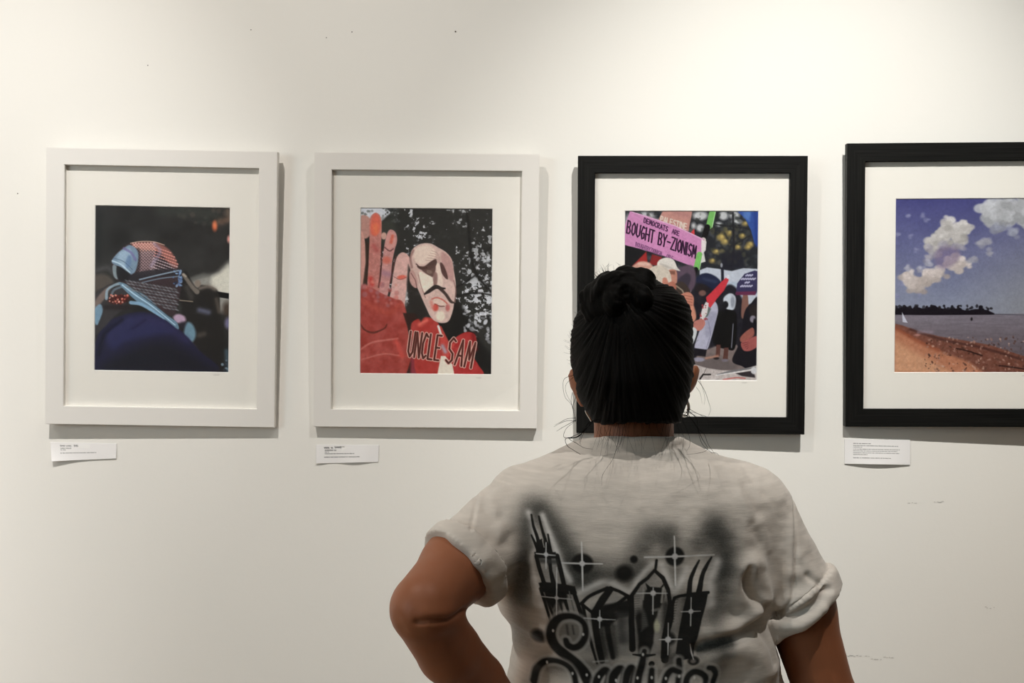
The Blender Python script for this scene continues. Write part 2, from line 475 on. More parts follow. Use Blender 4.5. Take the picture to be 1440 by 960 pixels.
    c.poly([(632, 486), (640, 474), (655, 466), (667, 470), (669, 486), (664, 498), (672, 512), (678, 527), (636, 527), (626, 500)], (164, 40, 38), 1.6, 1, True, 12, 12, .12)
    c.spray([(590, 456), (600, 450)], 6, (226, 112, 92), .7)
    c.spray([(664, 470), (668, 490)], 6, (120, 22, 24), .8)
    c.poly([(614, 458), (620, 458), (632, 482), (640, 482), (630, 502), (622, 500), (619, 478)], (190, 60, 50), 2, .95)
    c.line([(616, 458), (620, 470)], 3, (206, 200, 190), 1.2)
    c.poly([(620, 500), (626, 500), (636, 512), (639, 527), (615, 527)], (212, 200, 178), 1.4, 1)
    c.spray([(622, 486), (626, 494)], 6, (150, 156, 168), .8)
    for t, x, y, h, w, a in (('UNCLE', 578, 466, 35, 6.6, .13), ('SAM', 633, 474, 36, 9.5, .2)):
        c.text(t, x, y, h, w, a, (206, 160, 142), 5.0, .42, .9)
        c.text(t, x, y, h, w, a, (84, 40, 34), 2.8, .42, .9)
    # head
    c.poly([(574, 372), (580, 385), (588, 402), (590, 420), (600, 440), (592, 452), (576, 430), (572, 400)], (44, 40, 37), 3, .95)
    c.poly([(577, 360), (580, 350), (590, 343), (604, 342), (616, 348), (626, 354), (634, 364), (637, 380), (640, 400), (638, 424), (635, 440), (629, 452), (616, 453), (606, 446), (598, 430), (590, 412), (583, 396), (577, 380)], (198, 166, 152), 1.3, 1, True, 8, 15, .3)
    c.poly([(582, 352), (592, 345), (604, 345), (612, 356), (606, 366), (592, 372), (583, 366)], (216, 192, 172), 3, .9, True)
    c.line([(579, 376), (577, 362), (581, 352)], 3, (140, 100, 92), 1.8, .8, True)
    c.poly([(576, 382), (581, 380), (586, 392), (586, 404), (580, 402), (576, 394)], (186, 142, 130), 1.3, 1, True)
    c.line([(578, 384), (584, 394), (586, 404)], 1.3, (120, 76, 70), .9, .9)
    c.poly([(620, 354), (634, 366), (637, 392), (633, 394), (622, 378)], (172, 126, 118), 2.5, .8, True)
    for k in range(5):
        c.line([(606 - k * 2, 352 + k * 3.4), (613, 355 + k * 3), (618, 362 + k * 2.6)], .8, (158, 118, 104), .8, .6, True)
    # brows and eyes
    c.poly([(586, 374), (596, 374), (604, 368), (612, 364), (613, 372), (604, 378), (592, 379)], (76, 54, 48), 1.3, .95, True)
    c.poly([(593, 378), (608, 372), (612, 374), (610, 386), (606, 389), (598, 384)], (92, 66, 58), 1.6, .95, True)
    c.ell(603, 382, 4, 2.6, (128, 104, 90), 1.4, .9, .3)
    c.line([(585, 371), (592, 377), (600, 376)], 1.5, (70, 44, 40), .9, .9, True)
    c.poly([(618, 369), (622, 371), (627, 382), (629, 392), (624, 389), (619, 380)], (80, 52, 48), 1.4, .95, True)
    c.poly([(613, 372), (617, 371), (620, 384), (622, 400), (616, 402), (613, 396)], (214, 190, 170), 1.5, .95, True)
    c.poly([(609, 384), (614, 384), (614, 398), (609, 400)], (126, 92, 84), 2, .85, True)
    c.poly([(590, 382), (598, 385), (607, 390), (608, 402), (600, 410), (594, 408), (589, 395)], (222, 204, 182), 1.6, .95, True)
    c.line([(588, 386), (592, 402), (598, 418)], 1.3, (150, 106, 96), 1, .8, True)
    # moustache, mouth, beard
    c.line([(597, 413), (603, 409), (612, 403), (620, 405), (625, 405)], [2.5, 5, 6, 4, 2], (46, 38, 36), 1.2, 1, True)
    c.line([(618, 405), (626, 413), (633, 423), (638, 425)], [4.5, 4, 4, 2], (60, 46, 42), 1.3, .95, True)
    c.poly([(607, 420), (614, 417), (620, 419), (628, 426), (622, 431), (612, 427)], (206, 178, 160), 1.2, .95, True)
    c.line([(607, 420), (614, 418), (622, 421), (628, 426)], 2, (188, 92, 78), 1.2, .9, True)
    c.line([(611, 427), (618, 430), (624, 430)], 1.5, (100, 56, 50), 1, .9, True)
    c.ell(612, 432, 4, 5, (190, 62, 48), 2.5, .9)
    c.ell(629, 432, 3, 5, (176, 84, 78), 2.5, .85)
    c.spray([(606, 424), (608, 432)], 5, (206, 116, 100), .7)
    c.ell(619, 444, 6, 7, (222, 206, 180), 3, .9)
    c.line([(637, 394), (640, 408), (639, 424)], 1.5, (140, 100, 92), 1, .8, True)
    # keep the right-hand edge of the wet hand clean
    return c

def art_rally():
    c = Canvas(879, 296.5, 1065, 535, 2.3, (40, 42, 46))
    X, Y = c.X, c.Y
    n = vnoise(X * .13, Y * .13, 41, 4, .6)
    c.C = np.where((n > .5)[..., None], c.C + (n[..., None] - .5) * 110, c.C)
    c.C = np.clip(c.C, 0, 140)
    # bright gaps at the top
    for x, y, rx, ry in ((884, 318, 4, 14), (909, 304, 12, 5), (920, 312, 9, 4), (984, 304, 10, 6), (1016, 304, 6, 6), (1031, 303, 7, 5), (984, 321, 5, 5), (975, 318, 3, 4), (1034, 312, 6, 3), (1010, 316, 4, 3)):
        c.ell(x, y, rx, ry, (206, 206, 202), 4, .9)
    c.scatter((880, 297, 1046, 330), 90, (.8, 2.8), [(56, 60, 56), (110, 112, 104), (40, 42, 40)], 43, 1.5, .8, 1.6)
    c.scatter((1000, 318, 1052, 372), 120, (.8, 3.2), [(120, 108, 66), (88, 84, 58), (52, 54, 54), (38, 40, 46), (74, 74, 70)], 44, 1.8, .8, 1.6)
    for x, y, r in ((1046, 315, 4), (1006, 354, 4), (1001, 367, 4), (1013, 334, 6), (1042, 332, 4), (1053, 344, 5), (1050, 348, 4), (1036, 348, 4), (1018, 340, 5), (1024, 328, 4)):
        c.ell(x, y, r, r * .8, (176, 148, 70), 3.5, .75)
        c.ell(x + 1, y - 1, r * .4, r * .4, (206, 178, 84), 2, .7)
    c.line([(1029, 300), (1031, 350), (1028, 378)], 3, (34, 34, 38), 1.5, .9)
    c.line([(1005, 316), (1050, 322)], 2, (38, 38, 40), 1.2, .9)
    c.line([(1030, 345), (1052, 332)], 2, (38, 38, 40), 1.2, .8)
    c.poly([(1014, 356), (1040, 352), (1048, 376), (1014, 380)], (34, 34, 44), 5, .8)
    # blue flag
    c.poly([(1033, 296), (1066, 296), (1066, 350), (1059, 342), (1054, 324), (1046, 308)], (44, 78, 152), 1.5, 1)
    c.poly([(1043, 298), (1054, 298), (1052, 312), (1044, 306)], (84, 128, 190), 4, .8)
    c.spray([(1060, 300), (1062, 345)], 6, (34, 58, 130), .7)
    # tent tops and canopies
    c.poly([(984, 380), (994, 376), (1010, 378), (1028, 381), (1044, 377), (1066, 378), (1066, 420), (1030, 440), (984, 420)], (186, 192, 200), 1.6, 1)
    c.poly([(976, 400), (982, 388), (994, 384), (1008, 390), (1014, 400), (1002, 412), (984, 412)], (34, 40, 64), 2, 1, True)
    c.spray([(990, 392), (1006, 396)], 5, (60, 68, 96), .6)
    c.line([(1015, 372), (1016, 400)], 4, (40, 40, 50), 1.5)
    c.ell(1014, 373, 1.6, 3, (150, 150, 156), 1)
    c.poly([(1016, 396), (1040, 396), (1044, 420), (1030, 428), (1012, 424)], (170, 184, 196), 2.5, 1)
    # dark crowd mass
    c.poly([(972, 404), (990, 400), (1010, 410), (1024, 400), (1034, 404), (1040, 414), (1052, 430), (1066, 420), (1066, 500), (1046, 512), (1000, 500), (972, 520), (968, 470)], (36, 35, 42), 3, 1, True, 10, 45, .2)
    c.ell(987, 406, 8, 7, (40, 34, 36), 2)
    c.ell(988, 412, 5, 4, (140, 96, 84), 2, .8)
    c.poly([(1017, 420), (1026, 412), (1034, 418), (1032, 434), (1022, 434)], (196, 202, 208), 2, 1, True)
    c.ell(1020, 428, 4, 5, (28, 28, 34), 1.5)
    c.ell(1030, 424, 3, 8, (120, 124, 136), 2, .7)
    # pavement
    c.poly([(966, 520), (985, 495), (1012, 484), (1036, 484), (1052, 505), (1066, 505), (1066, 536), (930, 536), (940, 518)], (128, 112, 106), 2.5, 1)
    c.poly([(976, 510), (1000, 496), (1040, 512), (1030, 522), (990, 520)], (100, 90, 88), 6, .7)
    # standing figure in the middle
    c.poly([(1006, 446), (1014, 436), (1030, 436), (1036, 446), (1034, 488), (1022, 490), (1004, 482)], (20, 19, 23), 1.5, 1, True)
    c.poly([(1008, 484), (1014, 484), (1013, 500), (1007, 502)], (96, 60, 52), 1.2)
    c.poly([(1019, 488), (1025, 488), (1024, 504), (1017, 505)], (96, 60, 52), 1.2)
    c.ell(1008, 503, 4, 2, (36, 30, 34), 1); c.ell(1020, 506, 4.5, 2, (120, 112, 120), 1)
    c.line([(1031, 455), (1029, 488)], 1.2, (150, 150, 160), 1, .8)
    # right figures
    c.poly([(1044, 414), (1050, 412), (1052, 436), (1048, 446), (1042, 444)], (132, 90, 76), 1.6, 1, True)
    c.poly([(1046, 440), (1054, 428), (1066, 424), (1066, 520), (1044, 514), (1030, 506), (1040, 480)], (30, 28, 34), 1.6, 1, True)
    c.ell(1060, 436, 7, 9, (44, 36, 36), 2)
    c.ell(1058, 448, 4, 5, (160, 150, 160), 1.8, .85)
    c.poly([(1058, 460), (1048, 466), (1041, 474), (1042, 480), (1050, 478), (1060, 470)], (156, 88, 74), 1.4, 1, True)
    c.poly([(1042, 482), (1052, 476), (1064, 472), (1066, 484), (1056, 492), (1046, 492)], (166, 84, 78), 1.4, 1, True)
    for k in range(4):
        c.line([(1044 + k * 2, 482 + k * 2.6), (1052, 480 + k * 2.6)], .8, (104, 44, 44), .8, .8)
    c.ell(1061, 452, 2.5, 5, (24, 22, 26), 1.5)
    # flag wrapped figure
    c.poly([(996, 420), (1006, 424), (1010, 436), (1006, 454), (1001, 474), (994, 492), (978, 490), (984, 466), (990, 446)], (178, 176, 192), 1.4, 1, True)
    c.poly([(998, 440), (1008, 440), (1002, 466), (994, 474), (992, 456)], (150, 148, 168), 3, .7, True)
    c.line([(997, 452), (1000, 470), (994, 490)], 1, (118, 118, 140), 1, .7)
    c.poly([(978, 489), (995, 491), (993, 501), (977, 499)], (30, 28, 34), 1.2)
    c.poly([(993, 418), (1003, 408), (1014, 396), (1023, 388), (1024, 394), (1018, 408), (1008, 420), (999, 433), (995, 428)], (206, 44, 56), 1.3, 1)
    c.poly([(990, 440), (996, 430), (1000, 434), (996, 444), (990, 448)], (84, 96, 88), 1.5, .9)
    c.ell(1023, 389, 2.5, 3, (206, 206, 210), 1)
    c.ell(984, 505, 8, 3, (150, 146, 160), 1.5)
    c.spray([(994, 503), (1010, 500)], 3.5, (196, 138, 110), .8)
    # round sign
    c.poly([(1034, 414), (1036, 398), (1046, 385), (1060, 380), (1066, 382), (1066, 404), (1062, 413)], (58, 54, 88), 1.3, 1)
    c.poly([(1034, 410), (1062, 409), (1061, 414.5), (1034, 414.5)], (104, 44, 74), 1.2, 1)
    for x0_, y_, w_ in ((1048, 387, 8), (1042, 392, 17), (1047, 397, 6), (1041, 402, 16)):
        x = x0_
        while x < x0_ + w_:
            c.line([(x, y_ + .6), (x + 2.2, y_ - .8)], 2.2, (190, 188, 208), .9, .9)
            x += 3.3
    # orange placard
    c.poly([(932, 298), (973, 298), (968, 326), (925, 312)], (190, 132, 118), 1.2, 1)
    c.spray([(950, 300), (968, 304)], 7, (172, 118, 112), .7)
    c.text('PALESTINE', 930, 304.5, 8, 3.5, .3, (212, 196, 176), 1.5, .3, up=True)
    c.poly([(969, 330), (976, 322), (977, 334)], (206, 50, 54), 1)
    # pole with bands
    c.line([(1001, 297), (996, 319)], 8, (104, 178, 74), 1); c.line([(1005, 298), (1000.5, 320)], 1.2, (168, 220, 138), .8)
    c.line([(994, 320), (989, 338)], 8, (26, 26, 28), 1)
    c.line([(988.5, 338), (984, 358)], 7.5, (206, 198, 182), 1)
    # pink placard
    c.poly([(887, 297.6), (912, 305), (950, 318), (990, 337), (988, 352), (977, 376), (940, 362), (900, 350), (879, 345), (880, 318)], (206, 132, 178), 1.1, 1)
    c.spray([(950, 340), (975, 350)], 20, (196, 118, 166), .6)
    c.line([(890, 299), (950, 318.5), (988, 337)], 1.2, (226, 186, 206), .9, .8)
    c.text('DEMOCRATS', 907, 307, 6.5, 3.05, .37, (66, 30, 66), 1.3, .32, up=True)
    c.text('ARE', 946, 322.5, 6, 2.9, .37, (84, 40, 80), 1.2, .3, up=True)
    c.text('BOUGHT', 884.5, 311, 17, 5.0, .37, (46, 22, 48), 2.0, .38, up=True)
    c.text('BY-ZIONISM', 928, 327.5, 16.5, 4.9, .355, (46, 22, 48), 2.0, .28, up=True)
    c.text('BOUGHTBYZIONISM', 895.5, 341, 5.5, 2.15, .36, (128, 74, 118), 1.0, .3, up=True)
    c.text('.ORG', 937, 357, 5, 2.6, .36, (128, 74, 118), 1.0, .3, up=True)
    c.poly([(986, 337), (993, 340), (992, 352), (986, 360)], (222, 214, 206), 1.2, .95)
    c.line([(983.5, 358), (979, 378)], 7.5, (110, 186, 78), 1)
    c.line([(987.6, 359), (983.4, 379)], 1, (178, 224, 150), .8)
    c.poly([(989, 352), (992, 368), (985, 370)], (210, 206, 196), 1)
    c.line([(978.5, 379), (973, 396)], 7, (24, 22, 24), 1)
    c.line([(972.5, 396), (968, 412)], 7, (222, 206, 168), 1)
    # left under the sign
    c.poly([(879, 345), (900, 351), (912, 355), (900, 372), (879, 378)], (30, 30, 32), 1.4, 1)
    c.poly([(910, 354), (912, 372), (898, 370), (890, 375)], (168, 36, 34), 1.8, 1)
    c.poly([(918, 358), (932, 362), (926, 374), (914, 372)], (140, 36, 38), 1.8, 1)
    c.poly([(890, 376), (902, 368), (914, 370), (922, 380), (912, 388), (890, 386)], (206, 150, 128), 2.2, 1, True)
    c.spray([(900, 371), (914, 372)], 4, (226, 186, 166), .8)
    c.poly([(950, 380), (974, 374), (978, 400), (960, 420), (950, 400)], (92, 74, 88), 3, 1, True)
    c.poly([(953, 396), (966, 384), (972, 392), (964, 408)], (56, 50, 62), 2.5, .9, True)
    # man with cap
    c.poly([(925, 372), (928, 366), (938, 362.5), (948, 366), (953, 376), (957, 381), (950, 380), (940, 380), (928, 377)], (216, 208, 194), 1.2, 1, True)
    c.spray([(930, 372), (946, 378)], 4, (176, 166, 154), .7)
    c.poly([(940, 381), (951, 380), (953, 392), (951, 402), (944, 406), (940, 396)], (190, 128, 104), 1.4, 1, True)
    c.poly([(941, 381), (950, 381), (950, 386), (942, 386)], (120, 74, 58), 1.6, .85)
    c.poly([(946, 404), (960, 396), (972, 412), (974, 440), (962, 440), (950, 420)], (64, 52, 46), 2, 1, True)
    c.line([(952, 402), (960, 408), (966, 420)], 2, (168, 150, 124), 1.2, .8)
    # white haired man
    c.poly([(910, 384), (918, 376), (930, 373), (941, 380), (945, 392), (944, 404), (936, 414), (922, 408), (912, 400)], (206, 192, 172), 1.4, 1, True, 12, 47, .5)
    c.spray([(914, 392), (922, 404)], 8, (150, 134, 124), .6)
    c.poly([(933, 392), (938, 391), (941, 400), (938, 408), (933, 404)], (196, 122, 98), 1.3, .95, True)
    c.poly([(938, 400), (948, 396), (952, 406), (946, 418), (936, 412)], (176, 104, 82), 1.5, .95, True)
    c.line([(916, 402), (930, 408), (944, 416), (958, 430)], 4, (214, 214, 214), 1.3, 1, True)
    c.poly([(912, 404), (930, 410), (946, 420), (958, 436), (968, 456), (972, 490), (974, 520), (900, 530), (890, 420)], (22, 22, 22), 1.5, 1, True)
    # raised hands
    c.poly([(956, 418), (962, 412), (970, 411), (976, 418), (976, 432), (979, 446), (974, 452), (966, 448), (961, 436)], (196, 124, 98), 1.4, 1, True)
    c.poly([(969, 436), (976, 430), (980, 446), (974, 452)], (214, 142, 110), 2, .8, True)
    for k in range(4):
        c.line([(963, 415 + k * 4), (974, 417 + k * 4)], .9, (130, 72, 56), .8, .7)
    c.poly([(984, 450), (988, 434), (993, 424), (997, 426), (995, 440), (988, 454)], (214, 206, 200), 1.2, 1)
    c.scatter((985, 428, 995, 450), 14, (.7, 1.6), [(190, 60, 66), (140, 50, 60)], 49, .8)
    c.poly([(972, 458), (980, 450), (990, 449), (992, 456), (986, 464), (976, 464)], (190, 116, 100), 1.3, 1, True)
    c.poly([(970, 462), (977, 460), (981, 466), (976, 482), (970, 484)], (206, 208, 206), 1.4, 1, True)
    # table edge with papers
    c.poly([(966, 523), (978, 512), (996, 517), (1016, 520), (1040, 520), (1066, 512), (1066, 536), (960, 536)], (196, 184, 176), 1.6, 1, False, 22, 51, .4)
    c.line([(1010, 526), (1030, 521), (1062, 516)], [1, 3, 2], (120, 118, 118), 1, .95, True)
    c.line([(1008, 527), (1034, 523), (1058, 519)], 1, (236, 234, 228), .8, .9)
    c.line([(986, 532), (990, 526), (1000, 526)], 2.4, (50, 44, 42), 1, .95)
    c.poly([(1035, 524), (1060, 520), (1062, 530), (1044, 528)], (40, 34, 38), 1.3, .9)
    c.line([(1018, 533), (1036, 530), (1048, 531)], 2, (196, 96, 86), 1.2, .8)
    c.ell(1060, 520, 4, 5, (210, 208, 206), 1.5)
    return c

def art_beach():
    c = Canvas(1258, 279, 1447, 523.5, 2.2, (80, 84, 128))
    X, Y = c.X, c.Y
    t = np.clip((Y - 279) / 150, 0, 1)[..., None]
    sky = np.array([72, 72, 126]) * (1 - t) + np.array([134, 140, 158]) * t
    tr = np.clip((X - 1340) / 100, 0, 1)[..., None]
    sky = sky * (1 - tr * .75 * t) + np.array([138, 138, 140]) * tr * .75 * t
    c.C = sky + (vnoise(X * .03, Y * .05, 61, 3)[..., None] - .5) * 12
    # clouds: lumpy heaps
    def heap(P, r, col, seed, n=60, a=.85, soft=2.6):
        rng = np.random.RandomState(seed)
        P = np.asarray(P, float)
        for k in range(n):
            i = rng.randint(len(P))
            x, y = P[i] + rng.randn(2) * r * .5
            rr = r * rng.uniform(.22, .62)
            sh = rng.uniform(-18, 14)
            c.ell(x, y, rr * 1.35, rr, np.clip(np.array(col) + sh + (P[i][1] - y) * 2.2, 60, 232), soft, a)
    heap([(1310, 345), (1318, 338), (1325, 326), (1333, 330), (1340, 322), (1345, 336), (1352, 320), (1330, 316), (1356, 324)], 9, (190, 184, 176), 5, 150)
    heap([(1306, 350), (1324, 346), (1345, 348), (1320, 358), (1304, 362)], 6, (156, 150, 158), 6, 60, .6)
    heap([(1300, 392), (1280, 394), (1275, 388), (1288, 400), (1310, 388), (1322, 380), (1334, 372), (1344, 368), (1352, 374)], 8, (196, 182, 172), 7, 130)
    heap([(1276, 376), (1292, 378), (1305, 372)], 4, (168, 166, 178), 8, 40, .6)
    heap([(1262, 330), (1280, 332), (1276, 304), (1296, 304), (1302, 310), (1288, 350), (1268, 398), (1262, 416), (1292, 414)], 3, (138, 140, 172), 9, 70, .5)
    heap([(1388, 300), (1400, 292), (1412, 288), (1426, 294), (1438, 298), (1440, 284), (1425, 306), (1410, 308), (1396, 310), (1445, 312)], 11, (176, 176, 176), 10, 200)
    heap([(1405, 318), (1396, 322), (1420, 330)], 6, (148, 150, 164), 11, 40, .6)
    heap([(1385, 340), (1375, 342), (1368, 366), (1390, 356)], 5, (160, 158, 166), 12, 40, .6)
    c.poly([(1316, 352), (1332, 346), (1348, 354), (1344, 368), (1326, 378), (1314, 370)], (128, 110, 138), 6, .6, True)  # mauve reflection in the glass, painted into the sky
    # water
    hz = 440.5
    wm = (Y > hz)
    tw = np.clip((Y - hz) / 60, 0, 1)[..., None]
    wat = np.array([124, 116, 124]) * (1 - tw) + np.array([100, 88, 92]) * tw
    wat = wat + (vnoise(X * .05, Y * .5, 66, 3)[..., None] - .5) * 20
    c.C = np.where(wm[..., None], wat, c.C)
    c.line([(1395, 441), (1450, 443)], 1, (74, 76, 86), .9, .9)
    # far shore
    tre = [(1258, 435), (1266, 432), (1274, 430), (1282, 433), (1290, 431), (1298, 433), (1306, 431), (1314, 429), (1320, 432), (1332, 434), (1346, 433), (1358, 436), (1370, 434), (1384, 435), (1392, 438), (1396, 441), (1380, 442), (1258, 441.5)]
    c.poly(tre, (32, 28, 34), 1.2, 1, True)
    c.scatter((1260, 429, 1392, 436), 70, (1, 2.4), [(30, 27, 32), (36, 32, 36)], 69, 1, .95, 1.4)
    # beach
    c.poly([(1258, 454), (1268, 456), (1290, 464), (1320, 472), (1356, 478), (1390, 484), (1420, 494), (1450, 504), (1450, 525), (1258, 525)], (122, 74, 58), 1.6, 1, False, 16, 71, .35)
    c.poly([(1258, 460), (1276, 470), (1300, 482), (1330, 496), (1362, 508), (1384, 524), (1258, 524)], (184, 118, 82), 5, 1, False, 14, 72, .25)
    c.poly([(1258, 476), (1280, 490), (1310, 506), (1340, 524), (1258, 524)], (206, 150, 108), 10, .9, False, 12, 73, .3)
    c.spray([(1260, 460), (1290, 478), (1320, 492)], 6, (150, 76, 46), .7)
    c.spray([(1280, 462), (1330, 478), (1380, 488), (1445, 508)], 4, (70, 42, 40), .7)
    c.scatter((1300, 472, 1447, 523), 240, (.5, 1.5), [(164, 122, 104), (72, 46, 40), (196, 158, 136), (98, 62, 50)], 75, .7, .8, 2.0)
    c.line([(1345, 489), (1362, 493), (1380, 499)], 2, (52, 34, 32), 1, .9)
    c.line([(1404, 513), (1420, 515), (1445, 519)], 2, (48, 32, 32), 1, .8)
    # sail, swimmer, buoy
    c.poly([(1269, 438), (1277, 453), (1270, 452)], (196, 196, 206), .9, .95)
    c.ell(1365, 448, 1.5, 2.4, (28, 24, 28), .9)
    c.spray([(1292, 466), (1310, 466)], 5, (150, 132, 140), .6)
    c.ell(1290, 470, 4, 1.6, (196, 140, 128), 2, .7)
    return c

# ------------------------------------------------------------------ airbrushed shirt print (photo pixels on the back)
def art_shirt():
    base = (199, 191, 182)
    c = Canvas(690, 690, 1090, 1010, 1.6, base)
    K = (26, 25, 23); G = (46, 46, 43)
    # sprayed shade, plus some fold shade painted in at the lower right
    for P, w, a in (([(762, 724), (776, 742), (792, 766), (806, 792), (814, 812)], 34, .8), ([(745, 722), (738, 745), (742, 795), (734, 850)], 30, .5),
                    ([(735, 800), (728, 860), (740, 920)], 30, .35), ([(822, 814), (850, 806), (890, 812)], 40, .62), ([(806, 800), (830, 806)], 30, .5),
                    ([(905, 766), (918, 752), (938, 752)], 34, .6), ([(940, 760), (950, 800), (948, 836)], 28, .45), ([(1008, 744), (1022, 770), (1020, 800)], 38, .8),
                    ([(1018, 800), (1016, 836), (1006, 870)], 32, .62), ([(985, 764), (1000, 756)], 34, .5), ([(890, 790), (905, 800)], 26, .45),
                    ([(986, 918), (1004, 912), (1030, 908)], 15, .9), ([(1000, 910), (1018, 908)], 16, .6), ([(1020, 925), (1010, 950)], 30, .45), ([(728, 905), (720, 940)], 26, .3)):  # first two strokes: shade of the shirt fold painted in with the airbrush
        c.spray(P, w * 1.12, G, a * .95)
    # clean halos beside the drawing
    for P, w, a in (([(744, 728), (756, 772), (748, 790), (758, 840), (768, 878)], 9, .6), ([(764, 730), (782, 775), (792, 800), (802, 818)], 9, .6),
                    ([(812, 836), (842, 820), (858, 818), (884, 830), (898, 812), (916, 792)], 9, .5), ([(930, 794), (944, 826), (952, 826), (966, 800)], 10, .5), ([(1010, 792), (1000, 820), (1002, 850)], 14, .6)):
        c.spray(P, w * 1.1, (218, 214, 210), min(1, a + .25))
    c.poly([(760, 790), (784, 786), (796, 826), (808, 830), (820, 870), (842, 845), (856, 828), (884, 840), (900, 820), (919, 802), (936, 820), (943, 845), (956, 838), (994, 836), (986, 880), (976, 925), (780, 925), (772, 870), (764, 830)], (128, 125, 121), 10, .6)
    for P, w, a in (([(872, 856), (876, 900)], 12, .7), ([(900, 862), (904, 908)], 16, .8), ([(786, 842), (782, 872)], 10, .6), ([(842, 862), (850, 925)], 18, .8), ([(862, 880), (866, 925)], 10, .6), ([(936, 850), (938, 925)], 12, .8), ([(968, 840), (962, 915)], 16, .7), ([(736, 790), (744, 740)], 20, .35), ([(775, 952), (830, 940), (900, 950), (990, 950)], 26, .45)):
        c.spray(P, w, (44, 43, 40), a)
    g_ = vnoise(c.X * .9, c.Y * 1.6, 77, 2)[..., None]
    c.C = c.C + (g_ - .5) * 34 * np.clip((210 - c.C.mean(-1, keepdims=True)) / 90, 0, 1)      # speckle of the spray
    # dots and black discs
    c.ell(877.5, 805, 12.5, 11.5, K, 7); c.ell(891, 785.5, 5.2, 5.2, K, 3); c.ell(758, 907, 10.5, 11, K, 7)
    c.ell(819.5, 793, 15, 14, K, 4); c.ell(949, 782, 13.5, 13.5, K, 3.5)
    # tall twin-mast tower
    c.line([(748, 730), (751, 746), (756, 760), (761, 780)], [3, 4, 5, 6], K, .8, 1, True)
    c.line([(758.6, 731.5), (763, 749), (768, 765), (773, 781)], [3, 4, 5, 6], K, .8, 1, True)
    c.line([(748, 758.5), (753, 769), (757, 779)], [2.6, 4, 5], K, .8); c.line([(771.4, 755.5), (773.5, 768), (776, 780)], [2.6, 3.4, 4], K, .8)
    c.poly([(755, 766), (763, 762), (769, 772), (776, 778), (778, 784), (754, 786)], K, 1)
    c.line([(763.5, 764), (766, 774)], .8, base, .6)
    c.poly([(752, 782), (782, 779), (785, 788), (753, 791)], K, 1)
    c.line([(755, 788), (759, 804), (766, 826)], 6, K, 1); c.line([(773, 788), (775, 806), (780, 828)], [6, 5, 8], K, 1); c.line([(784, 784), (788, 800), (794, 826)], 6.5, K, 1)
    c.poly([(758, 790), (784, 790), (786, 796), (760, 797)], (60, 60, 58), 4, .8)
    c.poly([(758, 826), (765, 823), (796, 824), (809, 826), (812, 836), (806, 838), (762, 838)], K, 1.2)
    c.poly([(764, 832), (796, 832), (799, 842), (792, 852), (786, 846), (778, 862), (770, 850)], K, 3, .95)
    c.line([(761, 834), (768, 856), (776, 884)], [5, 4.5, 3], K, 1); c.line([(769, 846), (775, 862), (781, 878)], [4, 4, 2], K, 1.2, .9)
    c.line([(792, 834), (796, 850), (801, 866)], [6, 5, 3], K, 1.2); c.line([(806, 830), (812, 848), (820, 872)], 6, K, 1)
    c.line([(801, 834), (808, 862)], 1.6, (110, 108, 104), 1)
    c.line([(788, 848), (792, 866)], [5, 2], K, 2, .85)
    # slanted roof tower
    c.line([(818, 850), (830, 838), (854, 826)], 5, K, 1, 1, True); c.line([(858, 826), (870, 830), (883, 837), (886, 850), (887, 880), (889, 912)], [5, 4.5, 5, 5, 6, 4], K, 1.1)
    c.line([(819, 851), (833, 862)], 4.5, K, 1)
    c.line([(858, 828), (848, 842), (836, 862)], [9, 11, 9], K, 1.2)
    c.line([(882, 837), (868, 848), (850, 858)], 5, K, 1)
    c.poly([(836, 856), (850, 850), (884, 842), (886, 866), (870, 868), (858, 880), (846, 882), (838, 876)], K, 3.5, .95)
    c.line([(836, 862), (838, 885), (843, 912), (848, 934)], [10, 9, 9, 8], K, 1.5)
    c.line([(852, 868), (857, 898), (863, 928)], [9, 8, 6], K, 3, .95)
    c.line([(820, 852), (826, 882), (834, 914), (841, 938)], [5, 4, 4, 3], K, 1.4)
    c.poly([(866, 860), (888, 860), (888, 905), (872, 905)], (92, 90, 88), 8, .6)
    for k in range(7):
        c.line([(868, 846 + k * 3), (884, 845 + k * 3)], .7, (20, 20, 20), .8, .5)
    # domed tower
    c.line([(923, 787), (921, 802)], 4, K, .9)
    c.line([(920, 801), (910, 812), (899, 820), (888, 836), (888, 870), (890, 914)], [4.5, 5, 5, 6, 8, 9], K, 1.1)
    c.line([(920, 801), (932, 812), (939, 828), (942, 848), (940, 868), (935, 900), (933, 926)], [4.5, 6, 6, 6, 8, 9, 6], K, 1.1)
    c.poly([(907, 818), (914, 824), (928, 825), (934, 818), (931, 830), (910, 830)], K, 1)
    c.poly([(904, 842), (908, 828), (932, 828), (934, 838), (929, 852), (922, 870), (919, 905), (912, 930), (898, 924), (900, 890)], K, 3, .95)
    c.line([(900, 868), (904, 900), (908, 926)], [12, 10, 4], K, 3, .85)
    c.poly([(902, 850), (908, 862), (912, 880), (902, 888)], (116, 114, 110), 4, .7)
    for k in range(10):
        c.line([(889, 838 + k * 3.4), (899, 837 + k * 3.4)], .7, (30, 30, 30), .8, .45)
        c.line([(904, 860 + k * 3.2), (918, 860 + k * 3.2)], .6, (24, 24, 24), .8, .5)
    c.line([(904, 826), (904, 842)], 2, (170, 166, 160), 1, .8); c.line([(932, 826), (930, 846)], 3, (176, 172, 164), 1.2, .85)
    c.ell(924, 880, 4.5, 9, (206, 204, 178), 3, .95)
    c.line([(918, 858), (926, 856), (928, 875)], 4, (160, 156, 150), 2, .6)
    # horned tower
    c.line([(984, 789), (977, 802), (971, 816), (969, 834)], [3, 5, 6.5, 8], K, 1, 1, True)
